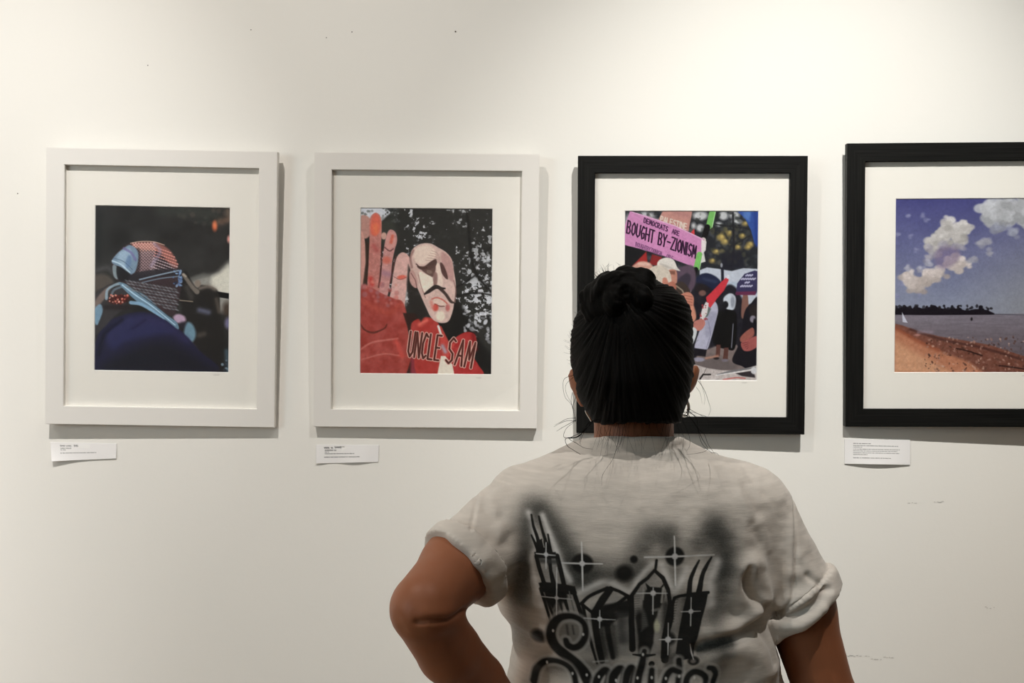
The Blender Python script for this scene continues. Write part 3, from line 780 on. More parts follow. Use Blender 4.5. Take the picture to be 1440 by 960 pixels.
    c.line([(1002, 785), (994, 798), (988, 811), (983, 834)], [3, 5.5, 6.5, 9], K, 1, 1, True)
    c.line([(945, 852), (948, 840), (956, 837), (972, 835), (997, 834)], 4.5, K, 1, 1)
    c.poly([(966, 834), (997, 833), (994, 850), (988, 872), (982, 900), (976, 928), (962, 930), (951, 920), (956, 885), (961, 856)], K, 1.4)
    c.line([(945, 848), (944, 870), (940, 888), (936, 930)], [6, 7, 6, 10], K, 1.3)
    for k in range(9):
        c.line([(944, 844 + k * 4), (953 - k * .6, 842 + k * 4)], .8, (28, 28, 26), .8, .8)
    c.poly([(934, 930), (952, 918), (962, 930), (960, 945), (936, 942)], (60, 58, 56), 6, .6)
    c.ell(942, 899, 9, 9, K, 5, .9)
    # lettering, sprayed thick
    def brush(P, w, soft=1.6):
        c.line(P, np.array(w) + 9, (206, 202, 197), 5, .75, True)
        c.line(P, np.array(w) + 3.0, (70, 68, 65), 5, .8, True)
        c.line(P, np.array(w) + .6, K, soft + .8, 1, True)
    c.ell(802, 893, 17, 18, (128, 124, 118), 4, .9); c.spray([(798, 884), (800, 898)], 4, (60, 58, 55), .7); c.spray([(806, 884), (808, 896)], 3, (60, 58, 55), .7)
    brush([(797, 907), (800, 914), (808, 917), (817, 912), (824, 898), (823, 882), (815, 873), (802, 870), (788, 874), (779, 886), (776, 902), (782, 918), (796, 930), (812, 942), (824, 956), (832, 976), (826, 996)], [6, 8, 8, 8, 7, 6, 6, 7, 9, 11, 12, 13, 14, 15, 15, 14, 12])
    brush([(752, 980), (757, 960), (766, 947), (782, 942), (798, 945), (808, 956), (812, 972)], [8, 8, 7, 6, 6, 6, 6])
    brush([(838, 985), (842, 962), (852, 948), (858, 956), (852, 980)], [8, 9, 9, 8, 7])
    brush([(862, 985), (864, 958), (873, 945), (879, 952), (874, 980)], [8, 10, 10, 8, 7])
    brush([(880, 975), (884, 952), (889, 942), (893, 950), (888, 980)], [7, 9, 8, 7, 7])
    brush([(907, 917), (904, 935), (899, 960), (897, 985)], [5, 8, 8, 7]); c.line([(891, 922), (907, 924), (922, 922)], [2, 5, 2.4], K, 1.2)
    c.ell(917.5, 936, 4.3, 4.3, K, 1.2); brush([(918, 945), (917, 965), (918, 990)], [6, 8, 7])
    brush([(956, 930), (957, 950), (955, 985)], [6, 8, 8]); brush([(957, 948), (946, 945), (938, 956), (936, 972), (946, 984)], [6, 7, 7, 7, 6])
    brush([(966, 975), (968, 958), (977, 949), (988, 951), (996, 960), (994, 978)], [7, 7, 7, 7, 7, 6])
    brush([(1000, 943), (1006, 945), (1010, 954), (1006, 968), (1004, 985)], [6, 7, 6, 6, 6])
    c.ell(977, 932, 8.5, 6.5, K, 2.5, .9); c.ell(976.5, 932.5, 4, 3, (118, 112, 108), 2)
    for x, y in ((779, 895), (821, 895.5), (771, 946.5), (807, 957), (827, 957), (844, 958), (868, 962), (898, 957), (918, 956), (938, 957), (957, 954), (979, 957), (905, 922)):
        c.ell(x, y, 1.7, 2.4, (206, 204, 200), 1.2)
    # sparkles
    def star(x, y, l, r, u, d, w=2.4, core=3.4, tilt=0.0):
        W = (216, 214, 212)
        c.line([(x - l, y + tilt), (x, y)], [w * .8, w], W, .8, .95); c.line([(x, y), (x + r, y - tilt)], [w, w * .5], W, .8, .95)
        c.line([(x - tilt, y - u), (x, y)], [w * .6, w], W, .8, .95); c.line([(x, y), (x + tilt, y + d)], [w, w * .8], W, .8, .95)
        c.ell(x, y, core, core, (214, 212, 212), 1.6)
    star(819, 793, 28, 28, 30, 38, 2.6, 4, .8); star(949, 782, 43, 57, 28, 40, 2.8, 4.4, .6); star(768.6, 784, 14, 13, 17, 20, 1.9, 3.2)
    star(783.5, 845, 27, 22, 44, 25, 1.8, 3); star(843.6, 871, 22, 22, 13, 13, 1.7, 3.6); star(918, 833, 23, 20, 8, 30, 1.8, 4)
    star(972, 860, 14, 14, 20, 21, 1.8, 3.6); star(940, 900, 12, 20, 24, 22, 2, 4.4); c.line([(972, 908), (974, 920), (977, 930)], [1, 2.2, 1.2], (206, 202, 200), .8)
    c.spray([(836, 936), (856, 933)], 3, (196, 192, 186), .7)
    c.C = np.clip(c.C, 0, 255)
    return c

# ------------------------------------------------------------------ wall card writing
def art_card(x0, y0, x1, y1, lines, seed):
    c = Canvas(x0, y0, x1, y1, 4, (238, 236, 235))
    rng = np.random.RandomState(seed)
    for (xa, xb, y, h, dark) in lines:
        x = xa
        while x < xb:
            wl = rng.uniform(1.2, 4.6) * (h / .9)
            e = min(x + wl, xb)
            xx = x
            while xx < e:
                hh = h * rng.uniform(.5, 1.0)
                c.line([(xx, y - hh * .5), (xx + .25 * h, y + hh * .5)], h * .33, (dark,) * 3, .35, .8)
                if rng.rand() < .6:
                    c.line([(xx, y - hh * .4), (xx + .5 * h, y - hh * .4)], h * .3, (dark,) * 3, .35, .7)
                xx += h * .62
            x = e + h * .75
    return c
# ------------------------------------------------------------------ implicit surfaces on a grid -> mesh
class Field:
    def __init__(s, lo, hi, h):
        s.lo, s.h = np.array(lo, float), h
        s.n = np.ceil((np.array(hi) - s.lo) / h).astype(int) + 1
        s.ax = [s.lo[i] + h * np.arange(s.n[i]) for i in range(3)]
        s.f = np.full(tuple(s.n), 0.06, np.float32)
    def box(s, lo, hi):
        lo, hi = np.array(lo), np.array(hi)
        i0 = np.clip(np.floor((lo - s.lo) / s.h).astype(int), 0, s.n)
        i1 = np.clip(np.ceil((hi - s.lo) / s.h).astype(int) + 1, 0, s.n)
        if np.any(i1 <= i0):
            return None, None
        sl = tuple(slice(a, b) for a, b in zip(i0, i1))
        g = np.meshgrid(*[s.ax[i][sl[i]].astype(np.float32) for i in range(3)], indexing='ij', sparse=True)
        return sl, g
    def put(s, fn, lo, hi, k=0.02, op='add', m=0.05):
        sl, g = s.box(np.array(lo) - m, np.array(hi) + m)
        if sl is None: return s
        d = fn(*g).astype(np.float32)
        a = s.f[sl]
        if op == 'sub':
            a, d = -a, d
        if k > 0:
            h = np.clip(0.5 + 0.5 * (a - d) / k, 0, 1)
            r = a * (1 - h) + d * h - k * h * (1 - h)
        else:
            r = np.minimum(a, d)
        s.f[sl] = -r if op == 'sub' else r
        return s
    def ell(s, c, r, k=0.02, rot=None, op='add'):
        c, r = np.array(c, float), np.array(r, float)
        M = None if rot is None else np.array(Euler(rot).to_matrix()).T
        R = r.max() if rot is not None else r
        def fn(x, y, z):
            x, y, z = x - c[0], y - c[1], z - c[2]
            if M is not None:
                x, y, z = (M[i, 0] * x + M[i, 1] * y + M[i, 2] * z for i in range(3))
            k0 = np.sqrt((x / r[0]) ** 2 + (y / r[1]) ** 2 + (z / r[2]) ** 2) + 1e-6
            k1 = np.sqrt((x / r[0] ** 2) ** 2 + (y / r[1] ** 2) ** 2 + (z / r[2] ** 2) ** 2) + 1e-6
            return k0 * (k0 - 1) / k1
        return s.put(fn, c - R, c + R, k, op)
    def cone(s, a, b, ra, rb, k=0.02, op='add', flat=None):
        a, b = np.array(a, float), np.array(b, float)
        ab = b - a
        L2 = float(ab @ ab)
        R = max(ra, rb)
        def fn(x, y, z):
            px, py, pz = x - a[0], y - a[1], z - a[2]
            t = np.clip((px * ab[0] + py * ab[1] + pz * ab[2]) / L2, 0, 1)
            return np.sqrt((px - t * ab[0]) ** 2 + (py - t * ab[1]) ** 2 + (pz - t * ab[2]) ** 2) - (ra + (rb - ra) * t)
        return s.put(fn, np.minimum(a, b) - R, np.maximum(a, b) + R, k, op)
    def chain(s, P, R, k=0.015, op='add'):
        for i in range(len(P) - 1):
            s.cone(P[i], P[i + 1], R[i], R[i + 1], k, op)
        return s
    def blur(s, n=1):
        for _ in range(n):
            for a in range(3):
                f = s.f
                g = f.copy()
                sl = [slice(None)] * 3; sm = [slice(None)] * 3; sp = [slice(None)] * 3
                sl[a], sm[a], sp[a] = slice(1, -1), slice(0, -2), slice(2, None)
                g[tuple(sl)] = 0.5 * f[tuple(sl)] + 0.25 * (f[tuple(sm)] + f[tuple(sp)])
                s.f = g
        return s

def surface_nets(f, lo, h):
    n = np.array(f.shape)
    ins = f < 0
    cs = n - 1
    cnt = np.zeros(cs, np.int8)
    for dx in (0, 1):
        for dy in (0, 1):
            for dz in (0, 1):
                cnt += ins[dx:dx + cs[0], dy:dy + cs[1], dz:dz + cs[2]]
    act = (cnt > 0) & (cnt < 8)
    idx = np.full(cs, -1, np.int64)
    cells = np.argwhere(act)
    idx[act] = np.arange(len(cells))
    acc = np.zeros((len(cells), 3)); num = np.zeros(len(cells))
    cor = [(0, 0, 0), (1, 0, 0), (0, 1, 0), (1, 1, 0), (0, 0, 1), (1, 0, 1), (0, 1, 1), (1, 1, 1)]
    vals = [f[cells[:, 0] + c[0], cells[:, 1] + c[1], cells[:, 2] + c[2]].astype(float) for c in cor]
    for i in range(8):
        for j in range(i + 1, 8):
            dlt = np.array(cor[j]) - np.array(cor[i])
            if np.abs(dlt).sum() != 1: continue
            a, b = vals[i], vals[j]
            m = (a < 0) != (b < 0)
            t = np.where(m, a / (a - b + 1e-30), 0)
            acc[m] += (np.array(cor[i])[None] + t[:, None] * dlt[None])[m]
            num[m] += 1
    V = (cells + acc / num[:, None]) * h + lo
    Q = []
    for ax in range(3):
        u, v = [(1, 2), (2, 0), (0, 1)][ax]
        sl0 = [slice(None)] * 3; sl1 = [slice(None)] * 3
        sl0[ax], sl1[ax] = slice(0, -1), slice(1, None)
        A, B = ins[tuple(sl0)], ins[tuple(sl1)]
        e = np.argwhere(A != B)
        e = e[(e[:, u] > 0) & (e[:, v] > 0) & (e[:, u] < n[u] - 1) & (e[:, v] < n[v] - 1)]
        fl = A[e[:, 0], e[:, 1], e[:, 2]]
        def at(du, dv):
            c = e.copy(); c[:, u] -= du; c[:, v] -= dv
            return idx[c[:, 0], c[:, 1], c[:, 2]]
        q = np.stack([at(1, 1), at(0, 1), at(0, 0), at(1, 0)], 1)
        q[~fl] = q[~fl][:, ::-1]
        Q.append(q)
    Q = np.concatenate(Q)
    Q = Q[(Q >= 0).all(1)]
    return V, Q

def relax(V, Q, it=2, w=0.5, keep=None):
    E = np.concatenate([Q[:, [0, 1]], Q[:, [1, 2]], Q[:, [2, 3]], Q[:, [3, 0]]])
    for _ in range(it):
        S = np.zeros_like(V); c = np.zeros(len(V))
        np.add.at(S, E[:, 0], V[E[:, 1]]); np.add.at(c, E[:, 0], 1)
        np.add.at(S, E[:, 1], V[E[:, 0]]); np.add.at(c, E[:, 1], 1)
        d = w * (S / c[:, None] - V)
        V = V + (d if keep is None else d * keep[:, None])
    return V

def vnormals(V, Q):
    Nn = np.zeros_like(V)
    a = V[Q[:, 2]] - V[Q[:, 0]]; b = V[Q[:, 3]] - V[Q[:, 1]]
    fn = np.cross(a, b)
    for i in range(Q.shape[1]):
        np.add.at(Nn, Q[:, i], fn)
    return Nn / (np.linalg.norm(Nn, axis=1, keepdims=True) + 1e-12)

def split_quads(V, Q, sel):
    """split the selected quads in four (points are inserted on shared edges once)"""
    R = Q[sel]
    E = np.concatenate([R[:, [0, 1]], R[:, [1, 2]], R[:, [2, 3]], R[:, [3, 0]]])
    Es = np.sort(E, 1)
    key = Es[:, 0].astype(np.int64) * len(V) + Es[:, 1]
    uq, inv = np.unique(key, return_inverse=True)
    ea, eb = uq // len(V), uq % len(V)
    mid = (V[ea] + V[eb]) / 2
    cen = V[R].mean(1)
    nv = len(V); m = len(R)
    inv = inv.reshape(-1) + nv
    e01, e12, e23, e30 = inv[:m], inv[m:2 * m], inv[2 * m:3 * m], inv[3 * m:]
    c = np.arange(m) + nv + len(uq)
    newQ = np.concatenate([np.stack([R[:, 0], e01, c, e30], 1), np.stack([e01, R[:, 1], e12, c], 1),
                           np.stack([c, e12, R[:, 2], e23], 1), np.stack([e30, c, e23, R[:, 3]], 1)])
    V2 = np.concatenate([V, mid, cen])
    Q2 = np.concatenate([Q[~sel], newQ])
    s2 = np.zeros(len(Q2), bool); s2[(~sel).sum():] = True
    return V2, Q2, s2

def tri_interp(fld, P):
    g = (P - fld.lo) / fld.h
    i = np.clip(np.floor(g).astype(int), 0, fld.n - 2)
    t = g - i
    r = 0
    for dx in (0, 1):
        for dy in (0, 1):
            for dz in (0, 1):
                w = (t[:, 0] if dx else 1 - t[:, 0]) * (t[:, 1] if dy else 1 - t[:, 1]) * (t[:, 2] if dz else 1 - t[:, 2])
                r = r + w * fld.f[i[:, 0] + dx, i[:, 1] + dy, i[:, 2] + dz]
    return r
# ------------------------------------------------------------------ the visitor (local frame: origin between the feet, +y towards the wall)
PX, PY = 0.1625, -0.76
K0 = 1.33 / F

def body_field(h=0.0042):
    f = Field((-0.36, -0.30, -0.02), (0.38, 0.24, 1.62), h)
    # trunk
    f.ell((0, .02, 1.20), (.150, .105, .16), .03).ell((.015, .02, 1.03), (.150, .112, .16), .05).ell((.018, .0, .88), (.150, .106, .13), .05)
    f.cone((-.125, .0, 1.272), (.125, .0, 1.272), .050, .050, .04)
    f.cone((-.035, -.01, 1.315), (.035, -.01, 1.315), .040, .040, .03)
    f.cone((0, -.010, 1.30), (0, .006, 1.44), .0535, .0525, .015)
    f.ell((-.060, .085, 1.20), (.050, .04, .05), .03).ell((.060, .085, 1.20), (.050, .04, .05), .03)
    # head and face (looks at the wall, chin a little up)
    f.ell((-.003, .022, 1.485), (.070, .088, .094), .02)
    f.ell((-.003, .062, 1.425), (.050, .050, .055), .03)
    f.ell((-.003, .092, 1.398), (.024, .020, .018), .02)
    f.cone((-.003, .108, 1.478), (-.003, .128, 1.450), .0075, .012, .012)
    f.ell((-.003, .106, 1.503), (.040, .010, .008), .02)
    for s in (-1, 1):
        f.ell((-.003 + s * .031, .112, 1.486), (.015, .012, .011), .006, op='sub')
        f.ell((-.003 + s * .031, .0935, 1.4895), (.0145, .0135, .0105), .002).ell((-.003 + s * .031, .0935, 1.4795), (.0140, .0125, .0085), .002)
        f.ell((-.003 + s * .038, .088, 1.455), (.020, .014, .018), .02)
        f.ell((-.003 + s * .008, .131, 1.446), (.0065, .008, .0055), .006)
    f.ell((-.003, .114, 1.426), (.021, .009, .0055), .005).ell((-.003, .113, 1.417), (.018, .009, .006), .005)
    # ears: seen from behind as leaf shapes leaning out
    for s, dx, dz in ((-1, -.003, -.002), (1, .0055, .003)):
        f.ell((-.003 + s * (.0755 + dx), .004, 1.446 + dz), (.0075, .017, .0225), .004, (0, s * .33, s * -.45))
        f.ell((-.003 + s * .0665, .010, 1.424 + dz), (.0065, .009, .0115), .006, (0, s * .25, 0))
    # left arm: elbow thrown back and out, hand on the hip
    f.chain([(-.150, 0, 1.268), (-.229, -.105, 1.224), (-.262, -.190, 1.198)], [.054, .0425, .0385], .02)
    f.ell((-.268, -.198, 1.193), (.024, .024, .026), .02)
    f.chain([(-.264, -.190, 1.192), (-.237, -.148, 1.132), (-.205, -.108, 1.083), (-.172, -.060, 1.028)], [.037, .0375, .034, .026], .006)
    # hand on hip: palm, four fingers forward, thumb back
    f.chain([(-.176, -.060, 1.028), (-.185, -.020, .985)], [.024, .026], .012)
    f.ell((-.192, -.006, .972), (.016, .040, .034), .012, (.5, 0, 0))
    for j, (dz, ln) in enumerate(((.022, .062), (.006, .070), (-.011, .066), (-.027, .052))):
        a = np.array((-.197, .018, .975 + dz)); b = a + np.array((.001, ln * .55, -.006)); c2 = b + np.array((.016, ln * .45, -.006))
        f.chain([a, b, c2], [.0088, .0082, .0068], .004)
    f.chain([(-.180, -.030, .992), (-.170, -.060, .970), (-.166, -.086, .962)], [.0115, .0098, .0078], .006)
    # right arm hanging, a little out
    f.chain([(.150, 0, 1.268), (.216, -.012, 1.150), (.252, -.026, 1.025)], [.054, .0445, .038], .02)
    f.chain([(.252, -.026, 1.025), (.266, .000, .955), (.268, .038, .850), (.266, .052, .800)], [.038, .040, .031, .025], .014)
    f.ell((.262, .062, .752), (.016, .036, .044), .014)
    for j, (dy, ln) in enumerate(((.026, .062), (.009, .070), (-.008, .066), (-.024, .052))):
        a = np.array((.262, .062 + dy, .722)); b = a + np.array((-.004, .004, -ln * .5)); c2 = b + np.array((-.012, .004, -ln * .45))
        f.chain([a, b, c2], [.0088, .0082, .0068], .004)
    f.chain([(.254, .090, .768), (.240, .108, .738), (.232, .112, .712)], [.0115, .0098, .0078], .006)
    # legs and feet
    for s in (-1, 1):
        f.chain([(.018 + s * .085, 0, .86), (.016 + s * .092, .006, .46), (.014 + s * .098, -.008, .09)], [.080, .052, .034], .03)
        f.ell((.014 + s * .097, -.014, .33), (.040, .044, .10), .02)
        f.chain([(.014 + s * .098, -.02, .045), (.014 + s * .108, .12, .030)], [.032, .026], .02)
    return f

def torso_profile(z):
    zz = np.array([.80, .86, .90, .95, 1.00, 1.044, 1.09, 1.115, 1.14, 1.17, 1.20, 1.25, 1.28, 1.298, 1.313, 1.327, 1.340, 1.353, 1.366, 1.38, 1.40])
    xl = np.array([.204, .203, .198, .187, .174, .168, .160, .166, .178, .186, .190, .195, .195, .188, .178, .162, .137, .108, .080, .062, .055])
    xr = np.array([.226, .225, .221, .212, .203, .203, .196, .190, .182, .184, .188, .192, .193, .190, .180, .162, .131, .100, .076, .062, .055])
    yb = np.array([.158, .158, .152, .138, .118, .112, .112, .116, .120, .124, .126, .124, .118, .112, .104, .094, .082, .070, .063, .061, .061])
    yf = np.array([.164, .163, .160, .155, .150, .150, .152, .154, .158, .164, .166, .150, .125, .110, .098, .086, .074, .064, .058, .054, .052])
    return [np.interp(z, zz, a) for a in (xl, xr, yb, yf)]

# sleeve axes: shoulder -> cuff, and the plane of each rolled cuff (point, outward normal)
SL = dict(a=(-.145, .0, 1.268), b=(-.2305, -.108, 1.2235), ra=.063, rb=.0445, p=(-.2340, -.104, 1.2235), n=(-.62, -.56, -.52))
SR = dict(a=(.145, .0, 1.266), b=(.2240, -.012, 1.140), ra=.069, rb=.0500, p=(.2235, -.012, 1.1450), n=(.60, -.10, -.79))

def shirt_field(h=0.003):
    f = Field((-0.33, -0.24, 0.84), (0.33, 0.21, 1.40), h)
    X, Y, Z = np.meshgrid(*[a.astype(np.float32) for a in f.ax], indexing='ij', sparse=True)
    xl, xr, yb, yf = [a.astype(np.float32) for a in torso_profile(f.ax[2])]
    cx, rx = (xr - xl) / 2, (xr + xl) / 2
    cy, ry = (yf - yb) / 2, (yf + yb) / 2
    p = 2.35
    n = ((np.abs(X - cx) / rx) ** p + (np.abs(Y - cy) / ry) ** p) ** (1 / p) - 1
    g = np.gradient(n.astype(np.float32), h)
    gm = np.sqrt(g[0] ** 2 + g[1] ** 2 + g[2] ** 2)
    d = n / np.maximum(gm, 2.5)
    f.f = d.astype(np.float32)
    del g, gm, n, d
    O = f
    for s in (SL, SR):
        O.cone(s['a'], np.array(s['b']) + (np.array(s['b']) - np.array(s['a'])) * .35, s['ra'], s['rb'] * .96, .018)
    return O

def plane_d(O, p, n):
    n = np.array(n, float); n /= np.linalg.norm(n)
    X, Y, Z = np.meshgrid(*[a.astype(np.float32) for a in O.ax], indexing='ij', sparse=True)
    return ((X - p[0]) * n[0] + (Y - p[1]) * n[1] + (Z - p[2]) * n[2]).astype(np.float32)

def px_local(x, y, dist):
    """photo pixel -> body-local (u, z) on a plane at this distance from the camera"""
    return (x - 720) * dist / F - PX, EYE - (y - 480) * dist / F

FOLDS = [
 # (distance, points in photo px, width px, height m) ; negative = valley.
 (1.24, [(669, 692), (668, 712), (664, 735)], 3.0, -.0024),
 (1.24, [(674, 692), (673, 712), (669, 735)], 5.0, .0010),
 (1.30, [(1116, 706), (1110, 740), (1107, 785), (1102, 830), (1084, 856)], 3.0, -.0028),
 (1.30, [(1110, 708), (1104, 742), (1101, 785), (1096, 826)], 6.0, .0018),
 # pouch beside the right armpit
 (1.22, [(1050, 800), (1047, 816), (1052, 834), (1064, 850), (1080, 859)], 6, -.0075),
 (1.22, [(1060, 800), (1070, 815), (1078, 832), (1084, 848)], 17, .0100),
 (1.22, [(1036, 800), (1036, 826), (1048, 850), (1068, 866)], 15, .0080),
 (1.22, [(1052, 796), (1062, 790), (1074, 796)], 10, .0035),
 (1.20, [(1078, 862), (1060, 880), (1036, 890), (1006, 890)], 12, .0075),
 (1.20, [(1083, 872), (1072, 892), (1044, 903), (1010, 908), (985, 916)], 9, -.0085),
 (1.20, [(1020, 924), (1052, 922), (1078, 938), (1090, 962)], 24, .0110),
 (1.20, [(1078, 906), (1092, 926), (1100, 955)], 6, -.0040),
 # right sleeve
 (1.28, [(1092, 862), (1112, 856), (1134, 845), (1154, 824)], 8, -.0085),
 (1.28, [(1096, 848), (1116, 836), (1136, 824)], 12, .0070),
 (1.28, [(1100, 876), (1128, 868), (1150, 850)], 9, .0045),
 (1.28, [(1124, 780), (1140, 806), (1160, 828)], 10, .0035),
 (1.28, [(1130, 806), (1144, 818), (1162, 826)], 5, -.0040),
 (1.26, [(1112, 806), (1130, 812)], 10, .0030),
 # left sleeve and shoulder
 (1.24, [(628, 742), (636, 760), (650, 786), (660, 812)], 7, -.0016),
 (1.24, [(628, 752), (640, 776), (654, 806)], 8, .0014),
 (1.24, [(640, 744), (652, 760), (660, 778)], 9, .0030),
 (1.24, [(676, 776), (690, 766), (702, 744)], 12, .0035),
 (1.24, [(682, 700), (692, 690), (706, 684)], 7, -.0030),
 (1.24, [(690, 706), (706, 694)], 9, .0026),
 (1.24, [(684, 716), (694, 728), (704, 726)], 8, -.0026),
 (1.24, [(688, 752), (700, 760), (716, 752)], 8, -.0022),
 (1.22, [(684, 812), (706, 792), (726, 782)], 18, .0040),
 (1.22, [(676, 826), (700, 812), (728, 806)], 10, -.0030),
 (1.22, [(690, 850), (716, 846), (740, 856)], 14, .0035),
 # back, right shoulder
 (1.22, [(1058, 690), (1066, 706), (1072, 724)], 9, -.0022), (1.22, [(1046, 700), (1056, 722), (1064, 742)], 9, .0020),
 (1.22, [(1064, 742), (1074, 766)], 8, -.0020), (1.22, [(1078, 740), (1086, 780)], 9, .0020),
 (1.20, [(1060, 660), (1074, 672), (1080, 684)], 8, -.0018),
 # left waist
 (1.21, [(716, 886), (738, 896), (760, 904)], 12, .0040), (1.21, [(720, 910), (744, 916), (770, 932)], 12, -.0035),
 (1.21, [(716, 945), (740, 940), (764, 950)], 14, .0040), (1.21, [(712, 924), (718, 940), (722, 958)], 7, -.0045),
 # collar roll
 (1.28, [(834, 626), (860, 631), (895, 633), (930, 631), (955, 627)], 3, -.0016),
 (1.28, [(832, 618), (860, 622), (895, 624), (930, 622), (957, 619)], 6, .0018),
 # long soft drapes
 (1.20, [(760, 650), (800, 668), (860, 672)], 16, .0016), (1.20, [(1010, 664), (960, 680), (900, 684)], 16, .0016),
]

def dist_poly(X, Y, P):
    d = np.full(X.shape, 1e9)
    for k in range(len(P) - 1):
        ax, ay = P[k]; vx, vy = P[k + 1][0] - ax, P[k + 1][1] - ay
        t = np.clip(((X - ax) * vx + (Y - ay) * vy) / (vx * vx + vy * vy + 1e-12), 0, 1)
        d = np.minimum(d, np.hypot(X - ax - t * vx, Y - ay - t * vy))
    return d

def build_shirt(mat, parent):
    h = 0.0032
    O = shirt_field(h)
    F0 = Field.__new__(Field); F0.__dict__.update(O.__dict__); F0.f = O.f.copy()
    th = 0.0045
    S = np.abs(O.f + th / 2 + .0005) - (th / 2 + .0012)
    # rolled cuffs
    for s in (SL, SR):
        pd = plane_d(O, s['p'], s['n'])
        ax = np.array(s['b']) - np.array(s['a']); ax /= np.linalg.norm(ax)
        X, Y, Z = np.meshgrid(*[a.astype(np.float32) for a in O.ax], indexing='ij', sparse=True)
        near = (((X - s['a'][0]) * ax[0] + (Y - s['a'][1]) * ax[1] + (Z - s['a'][2]) * ax[2]) > .035) & (np.abs(X) > .155)
        tt = (X - s['a'][0]) * ax[0] + (Y - s['a'][1]) * ax[1] + (Z - s['a'][2]) * ax[2]
        near &= ((X - s['a'][0] - tt * ax[0]) ** 2 + (Y - s['a'][1] - tt * ax[1]) ** 2 + (Z - s['a'][2] - tt * ax[2]) ** 2) < .072 ** 2
        S = np.where(near, np.maximum(S, pd), S)
        # a fat band round the end of the sleeve
        q1 = np.abs(O.f - .0032) - .0058
        q2 = np.abs(pd + .0135) - .0135
        band = np.minimum(np.maximum(q1, q2), 0) + np.sqrt(np.maximum(q1 + .002, 0) ** 2 + np.maximum(q2 + .002, 0) ** 2) - .002
        band = np.where(near, band, 1.0)
        hh = np.clip(0.5 + 0.5 * (S - band) / .001, 0, 1)
        S = S * (1 - hh) + band * hh - .001 * hh * (1 - hh)
    # neck opening (tilted: lower at the front) and hem
    S = np.maximum(S, plane_d(O, (0, -.055, 1.3775), (0, .16, 1.0)))
    CR = Field(O.lo, O.lo + O.h * (O.n - 1), O.h); CR.f = np.full(S.shape, .06, np.float32)
    ring = [(.0665 * math.cos(t), .004 + .0675 * math.sin(t), 1.3745 - .16 * (.004 + .0675 * math.sin(t) + .055)) for t in np.linspace(0, 2 * math.pi, 37)]
    CR.chain(ring, [.0046] * 37, 0)
    hh = np.clip(0.5 + 0.5 * (S - CR.f) / .003, 0, 1)
    S = S * (1 - hh) + CR.f * hh - .003 * hh * (1 - hh)
    S = np.maximum(S, plane_d(O, (0, 0, .872), (0, 0, -1)))
    O.f = S.astype(np.float32)
    V, Q = surface_nets(O.f, O.lo, h)
    V = relax(V, Q, 3, .5)
    # refine the part that carries the print
    V, Q, _ = split_quads(V, Q, np.ones(len(Q), bool))
    V = relax(V, Q, 2, .4)
    ctr = V[Q].mean(1)
    fn = vnormals(V, Q)[Q].mean(1)
    sel = (ctr[:, 1] < -.02) & (fn[:, 1] < -.45) & (ctr[:, 2] < 1.325) & (np.abs(ctr[:, 0]) < .175) & (ctr[:, 2] > 1.02)
    V, Q, s3 = split_quads(V, Q, sel)
    inner = np.ones(len(V)); inner[np.unique(Q[~s3])] = 0
    nb = np.zeros(len(V)); np.add.at(nb, Q.ravel(), 1); inner[nb < 4] = 0
    V = relax(V, Q, 2, .4, inner)
    nr = vnormals(V, Q)
    sg = np.clip((tri_interp(F0, V) + .0029) / .0010, -1, 1)      # the inner face follows the outer one
    back = np.clip((-nr[:, 1] * sg + .15) / .35, 0, 1) * (V[:, 1] < .03)
    disp = np.zeros(len(V))
    for dist, P, w, a in FOLDS:
        P = smooth_pts(np.array(P, float), 4) if len(P) > 2 else np.array(P, float)
        L_ = [px_local(x, y, dist) for x, y in P]
        ww = w * dist / F
        dd = dist_poly(V[:, 0], V[:, 2], L_)
        disp += a * np.exp(-(dd / ww) ** 2) * back
    # general crumple
    disp += (vnoise(V[:, 0] * 22 + V[:, 1] * 9 + 5, V[:, 2] * 26 + V[:, 1] * 7, 3, 3) - .5) * .0060
    disp += (vnoise(V[:, 0] * 10 + 40, V[:, 2] * 60 + V[:, 0] * 12, 8, 2) - .5) * .0010
    low = np.clip((1.10 - V[:, 2]) / .12, 0, 1)
    disp += low * (vnoise(V[:, 0] * 13 + 3, V[:, 2] * 17 + V[:, 1] * 12, 11, 2) - .5) * .010
    V = V + nr * (disp * sg)[:, None]
    # print
    art = art_shirt()
    base = lin((199, 191, 182))
    C = np.tile(base, (len(V), 1))
    ZD = 1.207
    px = (V[:, 0] + PX) * F / ZD + 720
    py = 480 - (V[:, 2] - EYE) * F / ZD
    ok = (nr[:, 1] < -.05) & (V[:, 1] < 0) & (px > art.x0 + 1) & (px < art.x1 - 1) & (py > art.y0 + 1) & (py < art.y1 - 1)
    gx = np.clip((px - art.x0) * art.res, 0, art.w - 1.01); gy = np.clip((py - art.y0) * art.res, 0, art.h - 1.01)
    ix, iy = gx.astype(int), gy.astype(int); fx, fy = (gx - ix)[:, None], (gy - iy)[:, None]
    A = lin(art.C)
    c = (A[iy, ix] * (1 - fx) + A[iy, ix + 1] * fx) * (1 - fy) + (A[iy + 1, ix] * (1 - fx) + A[iy + 1, ix + 1] * fx) * fy
    C[ok] = c[ok]
    # slub cotton
    sl = vnoise(V[:, 0] * 60, V[:, 2] * 420, 21, 2)
    C *= (1 + (sl - .5) * .17)[:, None]
    return mesh_np('t_shirt', V, Q, mat, parent, True, C)

